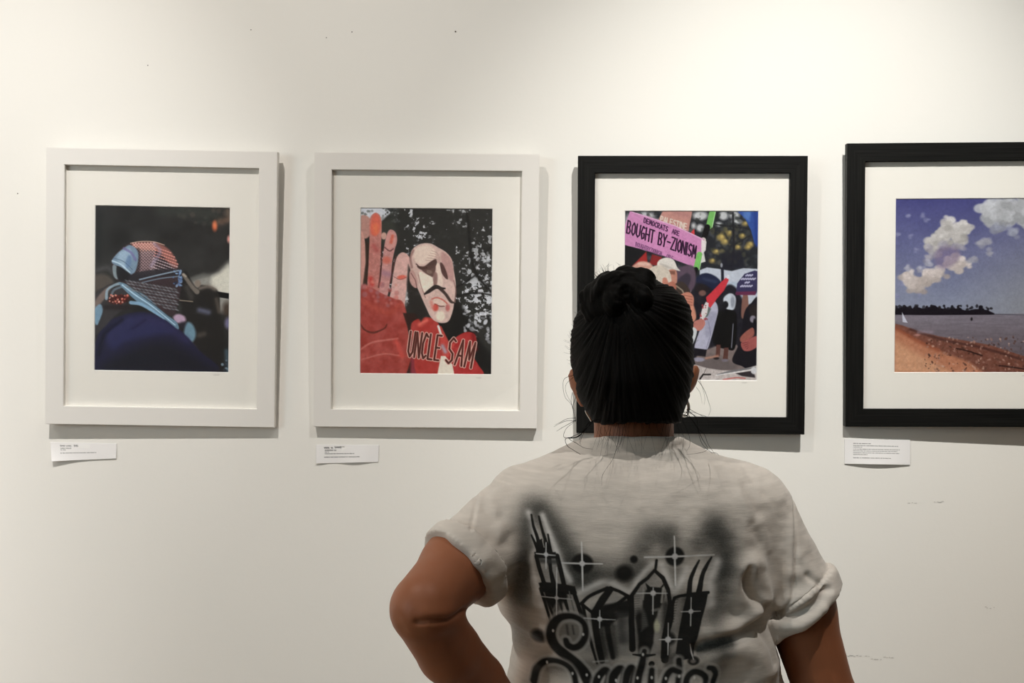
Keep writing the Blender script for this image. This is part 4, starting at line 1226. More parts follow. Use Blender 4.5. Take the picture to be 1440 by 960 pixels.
def build_pants(mat, parent):
    f = Field((-0.30, -0.20, 0.02), (0.33, 0.22, 1.00), .005)
    f.ell((.016, .004, .93), (.160, .118, .10), .03).ell((.016, -.002, .86), (.172, .128, .12), .04)
    for s in (-1, 1):
        f.chain([(.018 + s * .086, 0, .84), (.016 + s * .094, .006, .46), (.014 + s * .098, -.006, .075)], [.103, .084, .074], .03)
    S = np.maximum(f.f, plane_d(f, (0, 0, .975), (0, 0, 1)))
    S = np.maximum(S, plane_d(f, (0, 0, .068), (0, 0, -1)))
    V, Q = surface_nets(S, f.lo, f.h)
    V = relax(V, Q, 3, .5)
    nr = vnormals(V, Q)
    V = V + nr * ((vnoise(V[:, 0] * 12, V[:, 2] * 22 + V[:, 1] * 14, 5, 3) - .5) * .012)[:, None]
    return mesh_np('trousers', V, Q, mat, parent)

def build_shoe(s, mat, sole, parent):
    x = .014 + s * .101
    f = Field((x - .08, -.12, -.01), (x + .08, .22, .15), .004)
    f.chain([(x, -.035, .055), (x + s * .004, .06, .048), (x + s * .010, .140, .036)], [.046, .044, .038], .03)
    f.chain([(x, -.04, .10), (x, -.03, .05)], [.044, .046], .02)
    S = np.maximum(f.f, plane_d(f, (0, 0, .022), (0, 0, -1)))
    S = np.maximum(S, plane_d(f, (0, 0, .118), (0, -.2, 1)))
    V, Q = surface_nets(S, f.lo, f.h)
    o = mesh_np('shoe', relax(V, Q, 2), Q, mat, parent)
    g = Field((x - .08, -.12, -.01), (x + .08, .22, .06), .004)
    g.chain([(x, -.04, .02), (x + s * .004, .06, .02), (x + s * .010, .143, .02)], [.048, .046, .041], .02)
    S = np.maximum(g.f, plane_d(g, (0, 0, .001), (0, 0, -1)))
    S = np.maximum(S, plane_d(g, (0, 0, .026), (0, 0, 1)))
    V, Q = surface_nets(S, g.lo, g.h)
    mesh_np('sole', relax(V, Q, 1), Q, sole, o)
    return o

def build_hair(mat, parent):
    h = .0026
    f = Field((-0.13, -0.16, 1.34), (0.13, 0.15, 1.63), h)
    f.ell((-.003, .004, 1.474), (.0815, .100, .100), .01)
    f.ell((-.003, .000, 1.515), (.074, .092, .062), .02)
    f.ell((.010, -.010, 1.535), (.060, .075, .044), .02)
    f.cone((-.001, -.030, 1.445), (.002, -.034, 1.402), .066, .0565, .02)
    S = np.maximum(f.f, plane_d(f, (0, -.09, 1.3985), (.0, -.10, -1)))       # nape line
    # face and the skin round the ears stay free
    S = np.maximum(S, plane_d(f, (0, .084, 1.548), (0, .80, -.60)))
    S = np.maximum(S, -(np.maximum(plane_d(f, (0, .030, 1.47), (0, -1, -.1)), plane_d(f, (0, .0, 1.50), (0, .2, 1)))))
    f.f = S
    for s in (-1, 1):
        f.ell((-.003 + s * .083, .012, 1.440), (.016 if s < 0 else .022, .026, .028), .008, op='sub')
    f.blur(1)
    V, Q = surface_nets(f.f, f.lo, h)
    V = relax(V, Q, 2, .5)
    V, Q, _ = split_quads(V, Q, np.ones(len(Q), bool))
    V = relax(V, Q, 1, .4)
    nr = vnormals(V, Q)
    # combed up towards the bun: grooves radiate from it
    bx, bz = -.030, 1.545
    ang = np.arctan2(V[:, 0] - bx, -(V[:, 2] - bz) + .02)
    rad = np.hypot(V[:, 0] - bx, V[:, 2] - bz)
    g = vnoise(ang * 34 + 50, rad * 16 + V[:, 1] * 8, 7, 3) - .5
    V = V + nr * (g * .0046)[:, None]
    hair = mesh_np('hair', V, Q, mat, parent)
    # bun: coils of hair
    rng = np.random.RandomState(4)
    f = Field((-0.12, -0.13, 1.49), (0.07, 0.04, 1.64), .0022)
    f.ell((-.026, -.045, 1.548), (.046, .040, .038), .01)
    f.ell((-.008, -.045, 1.560), (.032, .034, .034), .01)
    for (cx, cz, r0, r1, y0, ph, tw) in ((-.026, 1.549, .034, .030, -.062, 0.2, 1.2), (-.022, 1.552, .020, .018, -.078, 1.4, .9), (-.028, 1.546, .043, .034, -.045, 2.4, 1.3)):
        P = []
        for t in np.linspace(0, 2 * np.pi * .92, 15):
            P.append((cx + r0 * math.cos(t + ph), y0 + .008 * math.sin(2 * t + tw), cz + r1 * math.sin(t + ph)))
        f.chain(P, [.012 + .002 * math.sin(k * 1.7) for k in range(15)], .004)
    f.ell((.003, -.050, 1.583), (.017, .016, .014), .006).ell((-.020, -.045, 1.588), (.016, .018, .0125), .006).ell((-.046, -.048, 1.578), (.016, .018, .013), .006).ell((-.062, -.045, 1.560), (.013, .018, .016), .006)
    V, Q = surface_nets(f.f, f.lo, f.h)
    V = relax(V, Q, 1, .5)
    nr = vnormals(V, Q)
    ang = np.arctan2(V[:, 2] - 1.549, V[:, 0] + .026)
    rr = np.hypot(V[:, 2] - 1.549, V[:, 0] + .026)
    V = V + nr * ((vnoise(rr * 260 + ang * 2 + 20, ang * 3 + 20 + V[:, 1] * 60, 9, 2) - .5) * .0035)[:, None]
    V = (V - np.array([-.026, -.045, 1.55])) * np.array([.94, .95, .96]) + np.array([-.0215, -.045, 1.5505])
    bun = mesh_np('hair_bun', V, Q, mat, hair)
    # loose strands; photo pixel paths at the distance of the nape
    def W(x, y, d):
        u, z = px_local(x, y, d)
        return (u, d - D - PY, z)
    paths, rad = [], []
    def strand(P, r=.00035, d=1.27, d2=None):
        Q_ = smooth_pts(np.array(P, float), 8)
        dd = np.linspace(d, d2 if d2 else d, len(Q_))
        paths.append([W(x, y, e) for (x, y), e in zip(Q_, dd)])
        rad.append(np.linspace(r, r * .35, len(Q_)))
    M = lambda L_, ox, oy, s: [(ox + x / s, oy + y / s) for x, y in L_]
    z6 = (780, 520, 8.0)
    for P, r in (([(520, 545), (380, 600), (300, 720), (240, 760), (135, 765), (100, 740), (130, 660), (200, 600), (240, 570)], .00050),
                 ([(400, 600), (330, 690), (240, 755), (140, 765), (120, 800), (150, 860), (210, 900), (290, 950)], .00062),
                 ([(430, 590), (300, 700), (170, 770), (240, 820), (330, 875), (420, 890)], .00045),
                 ([(240, 560), (190, 590), (100, 640), (20, 690)], .00040), ([(240, 575), (150, 570), (60, 600), (-10, 640)], .00034), ([(240, 540), (140, 550), (60, 590), (0, 620)], .00030),
                 ([(330, 700), (300, 770), (285, 830)], .00038), ([(350, 640), (300, 730), (280, 800), (300, 850)], .00030),
                 ([(210, 60), (110, 100), (95, 200), (120, 310), (180, 380), (230, 480), (236, 570)], .00028), ([(212, 80), (130, 160), (130, 260), (200, 400), (225, 520)], .00024),
                 ([(200, 250), (185, 350), (210, 460), (232, 560)], .00034), ([(240, 300), (205, 420), (230, 540), (240, 600)], .00030),
                 ([(735, 640), (720, 780), (690, 900), (650, 1010), (540, 1180), (530, 1300)], .00034), ([(770, 640), (750, 800), (700, 900)], .00030), ([(520, 640), (500, 800), (470, 900)], .00024),
                 ([(560, 640), (600, 800), (590, 960)], .00022)):
        strand(M(P, *z6), r, 1.25, 1.19 if P[-1][1] > 780 else 1.25)
    z7 = (900, 500, 6.857)
    for P, r in (([(560, 240), (620, 330), (660, 440), (680, 520), (660, 580)], .00034), ([(575, 235), (600, 300), (625, 400), (620, 470)], .00028), ([(540, 300), (580, 360), (600, 460)], .00024),
                 ([(470, 510), (560, 560), (640, 590), (690, 660), (720, 720)], .00032), ([(450, 520), (540, 600), (560, 720), (600, 850), (690, 935)], .00052), ([(460, 560), (560, 700), (620, 760), (660, 860), (720, 940)], .00045),
                 ([(430, 560), (520, 640), (600, 800), (650, 900), (560, 940), (450, 950)], .00042), ([(690, 935), (740, 940), (760, 960)], .00036), ([(400, 600), (470, 760), (480, 860), (450, 920)], .00032),
                 ([(360, 620), (420, 780), (400, 940)], .00026), ([(300, 640), (270, 800), (240, 960)], .00026), ([(340, 560), (460, 540), (560, 560), (640, 620), (660, 720)], .00028), ([(400, 540), (520, 570), (600, 640)], .00026),
                 ([(640, 120), (600, 200), (560, 240)], .00026)):
        strand(M(P, *z7), r, 1.26, 1.21)
    # short frizz all round the outline
    rng = np.random.RandomState(12)
    for k in range(230):
        t = rng.uniform(-.35, math.pi + .35)
        if rng.rand() < .35:
            x, y = 868 + 47 * math.cos(t), 418 - 42 * math.sin(t)
        else:
            x, y = 888 + 84 * math.cos(t), 486 - 88 * math.sin(t)
        dx, dy = rng.uniform(-1, 1) * 9, -rng.uniform(-2, 8)
        strand([(x - math.cos(t) * 4, y + math.sin(t) * 4), (x + math.cos(t) * 2 + dx * .3, y - math.sin(t) * 2 + dy * .3), (x + math.cos(t) * rng.uniform(1, 5) + dx, y - math.sin(t) * rng.uniform(1, 5) + dy)], .00018, 1.31)
    for k in range(36):      # wisps below the nape
        x = rng.uniform(836, 962)
        strand([(x, 586), (x + rng.uniform(-6, 6), 604), (x + rng.uniform(-14, 14), 616 + rng.uniform(0, 26))], rng.uniform(.00014, .00026), 1.285, 1.23)
    V, Q = tube_np(paths, rad, 4)
    ls = mesh_np('loose_strands', V, Q, mat, hair); ls['kind'] = 'stuff'
    return hair

def build_person(M):
    root = empty('person', (PX, PY, 0))
    tag(root, 'person with black hair bun and airbrushed white t-shirt, seen from behind, hand on hip', 'person')
    f = body_field()
    V, Q = surface_nets(f.f, f.lo, f.h)
    V = relax(V, Q, 2, .5)
    V, Q, _ = split_quads(V, Q, np.ones(len(Q), bool))
    V = relax(V, Q, 1, .5)
    nr = vnormals(V, Q)
    # crease in the bend of the left elbow, and small creases of the forearm
    for P, w, a in (([(588, 869), (604, 867), (628, 870), (648, 868)], 4.0, -.0040), ([(600, 858), (630, 861)], 10, .0022), ([(606, 880), (640, 884)], 12, .0018),
                    ([(560, 868), (566, 884)], 9, -.0016)):
        L_ = [px_local(x, y, 1.115) for x, y in P]
        dd = dist_poly(V[:, 0], V[:, 2], L_)
        V = V + nr * (a * np.exp(-(dd / (w * 1.115 / F)) ** 2) * (V[:, 1] < -.13))[:, None]
    body = mesh_np('body', V, Q, M['skin'], root)
    sh = build_shirt(M['shirt'], root)
    build_pants(M['denim'], root)
    for s in (-1, 1):
        build_shoe(s, M['shoe'], M['sole'], root)
    build_hair(M['hair'], root)
    # earrings
    def W(x, y, d):
        u, z = px_local(x, y, d)
        return (u, d - D - PY, z)
    P = [W(x, y, 1.325) for x, y in ((820.5, 566), (823.5, 573), (824, 579), (828, 586), (831.5, 592))]
    V, Q = tube_np([smooth_pts(P, 6)], [.0011], 6)
    o = mesh_np('earring', V, Q, M['silver'], root); o['label'] = 'thin silver drop earring in the left ear'
    c0 = np.array(W(962.5, 573.5, 1.322))
    P = [c0 + np.array((.0085 * math.sin(t) * .75, .004 * math.sin(t), .0105 * math.cos(t))) for t in np.linspace(0, 2 * math.pi, 25)]
    V, Q = tube_np([P], [.0020], 8)
    o = mesh_np('earring', V, Q, M['silver'], root); o['label'] = 'small silver hoop earring in the right ear'
    # eyes and brows
    bm = bmesh.new()
    for s in (-1, 1):
        bm = bmesh.new()
        bmesh.ops.create_uvsphere(bm, u_segments=16, v_segments=12, radius=.0118, matrix=Matrix.Translation((-.003 + s * .031, .0955, 1.4850)))
        eye = mesh_bm('eye', bm, M['eye'], root, True)
        bm = bmesh.new()
        bmesh.ops.create_uvsphere(bm, u_segments=14, v_segments=10, radius=.0055, matrix=Matrix.Translation((-.003 + s * .031, .1030, 1.4850)))
        mesh_bm('iris', bm, M['hair'], eye, True)
    Pth = [[(-.003 + s * (.016 + .030 * t), .118 - .012 * t, 1.503 + .005 * math.sin(t * 2.6)) for t in np.linspace(0, 1, 8)] for s in (-1, 1)]
    for p_ in Pth:
        V, Q = tube_np([p_], [.0022], 6)
        mesh_np('eyebrow', V, Q, M['hair'], root)
    return root
# ------------------------------------------------------------------ materials
M = {}
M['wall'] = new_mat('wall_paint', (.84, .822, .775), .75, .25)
noise_bump(M['wall'], (14, 14, 14), .07, .003, 5, 6.0)
M['ceiling'] = new_mat('ceiling_paint', (.55, .54, .52), .9, .1)
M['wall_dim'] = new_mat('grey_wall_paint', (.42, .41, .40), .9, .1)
M['floor'] = new_mat('polished_wood', (.36, .25, .16), .35, .4)
noise_bump(M['floor'], (1.5, 14, 1), .15, .002, 5, 3.0, ((.27, .18, .11), (.45, .32, .21)))
M['white_frame'] = new_mat('white_frame', (.80, .775, .735), .45, .4)
noise_bump(M['white_frame'], (40, 40, 40), .10, .0006, 3, 3.0)
M['black_v'] = new_mat('black_frame_upright', (.006, .006, .0055), .5, .15)
M['black_h'] = new_mat('black_frame_rail', (.006, .006, .0055), .5, .15)
for m_, sc in ((M['black_v'], (420, 420, 6)), (M['black_h'], (6, 420, 420))):
    noise_bump(m_, sc, .5, .0006, 3, 1.0, ((.003, .003, .003), (.011, .011, .010)))
M['mat_board'] = new_mat('mat_board', (.90, .875, .815), .9, .1)
noise_bump(M['mat_board'], (300, 300, 300), .1, .0002, 2, 1.0)
M['mat_core'] = new_mat('mat_bevel', (.90, .89, .87), .9, .1)
M['card'] = paint_mat('card_paper', .8, .1)
M['ink'] = new_mat('pencil', (.25, .25, .25), .8, .1)
M['backing'] = new_mat('backing_board', (.30, .22, .14), .9, .1)
M['hole'] = new_mat('nail_hole', (.09, .07, .06), .9, .1)
M['steel'] = new_mat('steel', (.5, .5, .5), .35, .5, 1)
g = bpy.data.materials.new('glass_pane'); g.use_nodes = True
nt = g.node_tree; nt.nodes.clear()
out = nt.nodes.new('ShaderNodeOutputMaterial'); mx = nt.nodes.new('ShaderNodeMixShader')
tr = nt.nodes.new('ShaderNodeBsdfTransparent'); gl = nt.nodes.new('ShaderNodeBsdfGlossy'); lw = nt.nodes.new('ShaderNodeLayerWeight'); lw.inputs['Blend'].default_value = .5
p5 = nt.nodes.new('ShaderNodeMath'); p5.operation = 'POWER'; p5.inputs[1].default_value = 5
fr = nt.nodes.new('ShaderNodeMath'); fr.operation = 'MULTIPLY_ADD'; fr.inputs[1].default_value = .96; fr.inputs[2].default_value = .036
nt.links.new(lw.outputs['Facing'], p5.inputs[0]); nt.links.new(p5.outputs[0], fr.inputs[0]); gl.inputs['Roughness'].default_value = .0
nt.links.new(fr.outputs[0], mx.inputs[0]); nt.links.new(tr.outputs[0], mx.inputs[1]); nt.links.new(gl.outputs[0], mx.inputs[2]); nt.links.new(mx.outputs[0], out.inputs['Surface'])
M['glass'] = g
M['skin'] = new_mat('skin', (.265, .094, .042), .5, .3)
b = M['skin'].node_tree.nodes['Principled BSDF']
b.inputs['Subsurface Weight'].default_value = .12; b.inputs['Subsurface Radius'].default_value = (.9, .35, .2); b.inputs['Subsurface Scale'].default_value = .01
noise_bump(M['skin'], (220, 220, 220), .12, .0006, 4, 1.0)
M['shirt'] = paint_mat('slub_cotton', .92, .1)
b = M['shirt'].node_tree.nodes['Principled BSDF']
b.inputs['Sheen Weight'].default_value = .25
noise_bump(M['shirt'], (90, 90, 700), .35, .0009, 4, 1.0)
M['hair'] = new_mat('black_hair', (.0022, .0019, .0016), .6, .05)
noise_bump(M['hair'], (500, 500, 60), .6, .0008, 3, 1.0)
M['denim'] = new_mat('dark_denim', (.035, .045, .07), .85, .2)
noise_bump(M['denim'], (900, 900, 900), .2, .0003, 2, 1.0)
M['shoe'] = new_mat('shoe_canvas', (.03, .03, .03), .8, .2)
M['sole'] = new_mat('rubber_sole', (.7, .69, .66), .6, .3)
M['silver'] = new_mat('silver', (.72, .70, .66), .25, .5, 1)
M['eye'] = new_mat('eyeball', (.6, .58, .55), .2, .5)

# ------------------------------------------------------------------ room
def slab(name, x0, x1, y0, y1, z0, z1, mat):
    bm = bmesh.new(); bm_box(bm, x0, x1, y0, y1, z0, z1)
    o = mesh_bm(name, bm, mat); tag(o, kind='structure'); return o
RX0, RX1, RY, RZ = -3.6, 3.8, -5.6, 3.7
slab('wall_front', RX0 - .1, RX1 + .1, 0, .12, -.1, RZ + .1, M['wall'])
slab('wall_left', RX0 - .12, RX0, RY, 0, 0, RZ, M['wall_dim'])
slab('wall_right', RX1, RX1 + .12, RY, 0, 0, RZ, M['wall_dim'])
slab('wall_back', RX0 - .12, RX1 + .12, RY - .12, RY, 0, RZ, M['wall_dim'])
slab('floor', RX0 - .12, RX1 + .12, RY - .12, .12, -.1, 0, M['floor'])
slab('ceiling', RX0 - .12, RX1 + .12, RY - .12, .12, RZ, RZ + .1, M['ceiling'])

def at_wall(px, py, d=D):
    return Vector(((px - 720) * d / F, d - D, EYE - (py - 480) * d / F))

# filled nail holes and scuffs on the wall, small marks of their own
wall = bpy.data.objects['wall_front']
bm = bmesh.new()
for px, py, r in ((353, 42, .0011), (495, 45, .0012), (640.5, 44.5, .0016), (208, 92, .0011), (25, 272, .0012), (459, 53, .001)):
    p = at_wall(px, py)
    bmesh.ops.create_circle(bm, cap_ends=True, segments=10, radius=r, matrix=Matrix.Translation(p + Vector((0, -.0006, 0))) @ Matrix.Rotation(math.pi / 2, 4, 'X'))
mk = mesh_bm('nail_holes', bm, M['hole'], wall); mk['kind'] = 'stuff'
scuff = new_mat('scuff', (.60, .58, .55), .9, .1)
bm = bmesh.new()
rng = random.Random(3)
for x0, x1, y in ((1190, 1212, 922), (1218, 1226, 923), (1226, 1240, 926), (1244, 1256, 924), (1278, 1288, 706), (1314, 1328, 705), (1386, 1398, 854)):
    x = x0
    while x < x1:
        p = at_wall(x, y + rng.uniform(-1.2, 1.2)); w = rng.uniform(.001, .003)
        q = [bm.verts.new(p + Vector((dx, -.0005, dz))) for dx, dz in ((-w, -.0006), (w, -.0009), (w * .8, .0007), (-w, .0005))]
        bm.faces.new(q); x += rng.uniform(2, 5)
sc_ = mesh_bm('scuff_marks', bm, scuff, wall); sc_['kind'] = 'stuff'

# ------------------------------------------------------------------ framed prints
LEAN = math.radians(1.6)
def frame_matrix(cx, cz, W, H, roll, yaw):
    base = -0.0180 - max(0, W / 2 * abs(math.sin(yaw)))
    yoff = base - H / 2 * math.sin(LEAN)
    R = Matrix.Rotation(yaw, 4, 'Z') @ Matrix.Rotation(-LEAN, 4, 'X') @ Matrix.Rotation(roll, 4, 'Y')
    # +x rotation by -LEAN would push the top to the wall: the top leans out
    R = Matrix.Rotation(yaw, 4, 'Z') @ Matrix.Rotation(LEAN, 4, 'X') @ Matrix.Rotation(roll, 4, 'Y')
    return Matrix.Translation((cx, yoff, cz)) @ R

def picture(name_label, params, inner, pr, art, gain, haze, frame_mats, pm_rough, sig, group):
    """inner / pr: rectangles in photo px (x0, y0, x1, y1); local frame: y=0 is the front face of the moulding, +y to the wall"""
    cx, cz, W, H, roll, yaw = params
    cx *= 1.003; W *= 1.003; H *= 1.003; cz = EYE + (cz - EYE) * 1.003
    params = (cx, cz, W, H, roll, yaw)
    Mx = frame_matrix(*params)
    inv = Mx.inverted()
    cam = Vector((0, -D, EYE))
    def loc(px, py, y):
        d = Vector(((px - 720) / F, 1, -(py - 480) / F))
        o = inv @ cam; v = inv.to_3x3() @ d
        t = (y - o.y) / v.y
        q = o + v * t
        return q.x, q.z
    root = empty('framed_print')
    root.matrix_world = Mx
    tag(root, name_label, 'framed picture', group)
    a0 = loc(inner[0][0], inner[0][1], 0); a1 = loc(inner[1][0], inner[1][1], 0)
    mw = (a0[0] + W / 2 + W / 2 - a1[0]) / 2 if inner[1][0] < 1440 else a0[0] + W / 2
    mt = H / 2 - a0[1]; mb = a1[1] + H / 2
    x0, x1 = -W / 2 + mw, W / 2 - mw
    z1, z0 = H / 2 - mt, -H / 2 + mb
    T, RD = .0165, .0090        # moulding depth, depth of the rebate down to the glass
    # four mitred mouldings
    fr_ = empty('moulding'); fr_.parent = root
    def rail(pts, mat, nm):
        bm = bmesh.new()
        o4 = [bm.verts.new((x, 0, z)) for x, z in pts]
        b4 = [bm.verts.new((x, T, z)) for x, z in pts]
        bm.faces.new(o4); bm.faces.new(b4[::-1])
        for i in range(4):
            j = (i + 1) % 4
            bm.faces.new((o4[i], b4[i], b4[j], o4[j]))
        bmesh.ops.recalc_face_normals(bm, faces=bm.faces)
        es = [e for e in bm.edges if abs(e.verts[0].co.y) < 1e-6 and abs(e.verts[1].co.y) < 1e-6]
        es = [e for e in es if abs((e.verts[0].co - e.verts[1].co).x) < 1e-6 or abs((e.verts[0].co - e.verts[1].co).z) < 1e-6]
        bmesh.ops.bevel(bm, geom=es, offset=.0009, segments=2, affect='EDGES')
        return mesh_bm(nm, bm, mat, root)
    bpy.data.objects.remove(fr_)
    X0, X1, Z0, Z1 = -W / 2, W / 2, -H / 2, H / 2
    rail([(X0, Z1), (X1, Z1), (x1, z1), (x0, z1)], frame_mats[1], 'frame_rail')
    rail([(X1, Z0), (X0, Z0), (x0, z0), (x1, z0)], frame_mats[1], 'frame_rail')
    rail([(X0, Z0), (X0, Z1), (x0, z1), (x0, z0)], frame_mats[0], 'frame_stile')
    rail([(X1, Z1), (X1, Z0), (x1, z0), (x1, z1)], frame_mats[0], 'frame_stile')
    # print window in the mat
    p0 = loc(pr[0], pr[1], RD + .0028); p1 = loc(pr[2], pr[3], RD + .0028)
    u0, v1, u1, v0 = p0[0], p0[1], p1[0], p1[1]
    # mat board with a bevelled window
    bm = bmesh.new()
    e_ = .004
    ym, yb_ = RD + .0012, RD + .0027
    O = [bm.verts.new((x, ym, z)) for x, z in ((x0 - e_, z1 + e_), (x1 + e_, z1 + e_), (x1 + e_, z0 - e_), (x0 - e_, z0 - e_))]
    bv = .0011
    I = [bm.verts.new((x, ym, z)) for x, z in ((u0 - bv, v1 + bv), (u1 + bv, v1 + bv), (u1 + bv, v0 - bv), (u0 - bv, v0 - bv))]
    B = [bm.verts.new((x, yb_, z)) for x, z in ((u0, v1), (u1, v1), (u1, v0), (u0, v0))]
    OB = [bm.verts.new((v.co.x, yb_, v.co.z)) for v in O]
    for i in range(4):
        j = (i + 1) % 4
        bm.faces.new((O[i], O[j], I[j], I[i])); f2 = bm.faces.new((I[i], I[j], B[j], B[i])); f2.material_index = 1
        bm.faces.new((OB[i], OB[j], O[j], O[i])); bm.faces.new((B[i], B[j], OB[j], OB[i]))
    mo = mesh_bm('mat_board', bm, M['mat_board'], root)
    mo.data.materials.append(M['mat_core'])
    # print: dense sheet, one painted colour per point
    c = art()
    ny, nx = c.C.shape[:2]
    xs = np.linspace(u0 - .002, u1 + .002, nx); zs = np.linspace(v1 + .002, v0 - .002, ny)
    XX, ZZ = np.meshgrid(xs, zs)
    V = np.stack([XX, np.full_like(XX, yb_ + .0002), ZZ], -1).reshape(-1, 3)
    idx = np.arange(nx * ny).reshape(ny, nx)
    Q = np.stack([idx[:-1, :-1], idx[1:, :-1], idx[1:, 1:], idx[:-1, 1:]], -1).reshape(-1, 4)
    lc = np.clip(lin(np.clip(c.C, 0, 255)) - haze, 0, 1)
    lum = (lc @ np.array([.2126, .7152, .0722]))[..., None]
    lc = lum + (lc - lum) * .86
    lc = lc * (1 + (vnoise(c.X * 1.1, c.Y * 1.1, 91, 2)[..., None] - .5) * .22 + (vnoise(c.X * .33, c.Y * .33, 92, 2)[..., None] - .5) * .20)
    colr = np.clip(lc / (gain * np.array([1.03, 1.0, .93])), .002, .95).reshape(-1, 3)
    pm = M.get('print') or paint_mat('photo_paper', pm_rough, .25)
    M['print'] = pm
    po = mesh_np('photo_print', V, Q, pm, root, False, colr)
    # pencil signature under the print
    sx, sz = loc(sig[0], sig[1], ym)
    P = [[(sx + i * .0011, ym - .0002, sz + .0016 * math.sin(i * 2.3) + .0005 * math.sin(i * 5)) for i in range(int(sig[2]))]]
    V, Q = tube_np(P, [.00022], 4)
    so = mesh_np('signature', V, Q, M['ink'], root)
    # glass and backing
    bm = bmesh.new(); bm_box(bm, x0 - .003, x1 + .003, RD - .0015, RD, z0 - .003, z1 + .003)
    mesh_bm('glass_pane', bm, M['glass'], root)
    bm = bmesh.new(); bm_box(bm, x0 - .005, x1 + .005, RD + .0032, T - .001, z0 - .005, z1 + .005)
    mesh_bm('backing_board', bm, M['backing'], root)
    # hanging wire loop to a nail on the wall
    bm = bmesh.new()
    bm_box(bm, -.02, .02, T - .001, T + .002, H / 2 - mt * .8, H / 2 - mt * .4)
    mesh_bm('hanger', bm, M['steel'], root)
    # a cleat block behind the top rail meets the wall
    gap_top = -(Mx @ Vector((0, T, H / 2 - mt * .6))).y
    bm = bmesh.new(); bm_box(bm, -.006, .006, T, T + gap_top / math.cos(yaw) + .001, H / 2 - mt * .66, H / 2 - mt * .54)
    mesh_bm('hanger_bolt', bm, M['steel'], root)
    return root

WF = (M['white_frame'], M['white_frame']); BF = (M['black_v'], M['black_h'])
picture('white framed print of a person in a patterned headscarf, leftmost of the row', (-0.7245, 1.6099, 0.4736, 0.5693, 0.017, 0.0136),
        ((91.5, 231.5), (361.5, 575)), (134.6, 289, 321, 523), art_scarf, .76, .006, WF, .4, (300, 527, 13), 'white framed prints')
picture('white framed print of a painted puppet with a raised red hand', (-0.1775, 1.6043, 0.4637, 0.5665, 0.0088, -0.0052),
        ((467, 238.5), (731.5, 577.5)), (507.8, 292.5, 690.5, 526), art_puppet, .68, .006, WF, .4, (669, 531, 11), 'white framed prints')
picture('black framed print of a street rally with a pink placard, behind the head', (0.37, 1.5951, 0.47, 0.5723, 0.0046, -0.0237),
        ((837, 243), (1107.5, 587)), (879.2, 296.8, 1063.5, 534.5), art_rally, .95, .006, BF, .4, (1043, 538, 10), 'black framed prints')
picture('black framed print of a beach under blue sky and clouds, cut by the picture edge', (0.9336, 1.6158, 0.485, 0.5848, -0.0013, -0.0342),
        ((1217, 227), (1445, 575)), (1260, 280, 1448, 523), art_beach, .88, .008, BF, .4, (1437, 528, 10), 'black framed prints')

# ------------------------------------------------------------------ wall labels
def wall_card(label, corners, lines, seed, curl):
    (xa, ya), (xb, yb), (xc, yc), (xd, yd) = corners        # TL TR BR BL in photo px, against the wall
    c = art_card(min(xa, xd), min(ya, yb), max(xb, xc), max(yc, yd), lines, seed)
    ny, nx = c.C.shape[:2]
    u = np.linspace(0, 1, nx)[None, :]; v = np.linspace(0, 1, ny)[:, None]
    px = (xa + (xb - xa) * u) * (1 - v) + (xd + (xc - xd) * u) * v
    py = (ya + (yb - ya) * u) * (1 - v) + (yd + (yc - yd) * u) * v
    lift = curl(u, v) + .0012
    dd = D - lift
    X = (px - 720) * dd / F; Z = EYE - (py - 480) * dd / F
    cx, cz = X.mean(), Z.mean()
    Vf = np.stack([X - cx, -lift + 0 * X, Z - cz], -1).reshape(-1, 3)
    idx = np.arange(nx * ny).reshape(ny, nx)
    Q = np.stack([idx[:-1, :-1], idx[1:, :-1], idx[1:, 1:], idx[:-1, 1:]], -1).reshape(-1, 4)
    # back sheet and rim close the thickness
    n = len(Vf)
    Vb = Vf + np.array([0, .0004, 0])
    rim = np.concatenate([idx[0, :], idx[1:, -1], idx[-1, -2::-1], idx[-2:0:-1, 0]])
    rn = np.roll(rim, -1)
    Qr = np.stack([rim, rn, rn + n, rim + n], 1)
    V = np.concatenate([Vf, Vb]); QQ = np.concatenate([Q, Q[:, ::-1] + n, Qr])
    cf = lin(np.clip(c.C, 0, 255)).reshape(-1, 3)
    C = np.concatenate([cf, np.full_like(cf, .8)])
    o = mesh_np('wall_label', V, QQ, M['card'], None, True, C)
    o.location = (cx, 0, cz)
    tag(o, label, 'label card', 'label cards under the framed prints')
    bm = bmesh.new()                      # sticky pad behind
    bm_box(bm, -.012, .012, -.0016, 0, .002, .014)
    mesh_bm('adhesive_pad', bm, M['mat_core'], o)
    return o
wall_card('white label card with three short lines, below the headscarf print', [(71, 621.5), (164, 623.5), (163.5, 644.5), (72.5, 648.5)],
          [(84.5, 99.5, 626.6, 2.2, 120), (104, 114, 626.4, 2.6, 110), (85, 100, 630.2, 1.5, 110), (85, 92, 632.5, 1.3, 110), (84.5, 135, 637.2, 1.1, 80)], 1,
          lambda u, v: .0075 * np.clip(1 - u * 1.5, 0, 1) ** 2 * v ** 2 + .0012 * v)
wall_card('white label card with a handwritten name, below the puppet print', [(444.5, 625.0), (533, 625.5), (532, 649.5), (444.5, 651.5)],
          [(456, 468, 629.6, 2.6, 70), (471, 486, 628.8, 3.0, 70), (457, 473, 633.1, 1.7, 70), (457, 462, 635.6, 1.3, 90), (457, 498, 638, 1.4, 90), (456, 506, 642.8, 1.2, 50)], 2,
          lambda u, v: .0016 * v * (1 + np.sin(u * 9 + 2.2)))
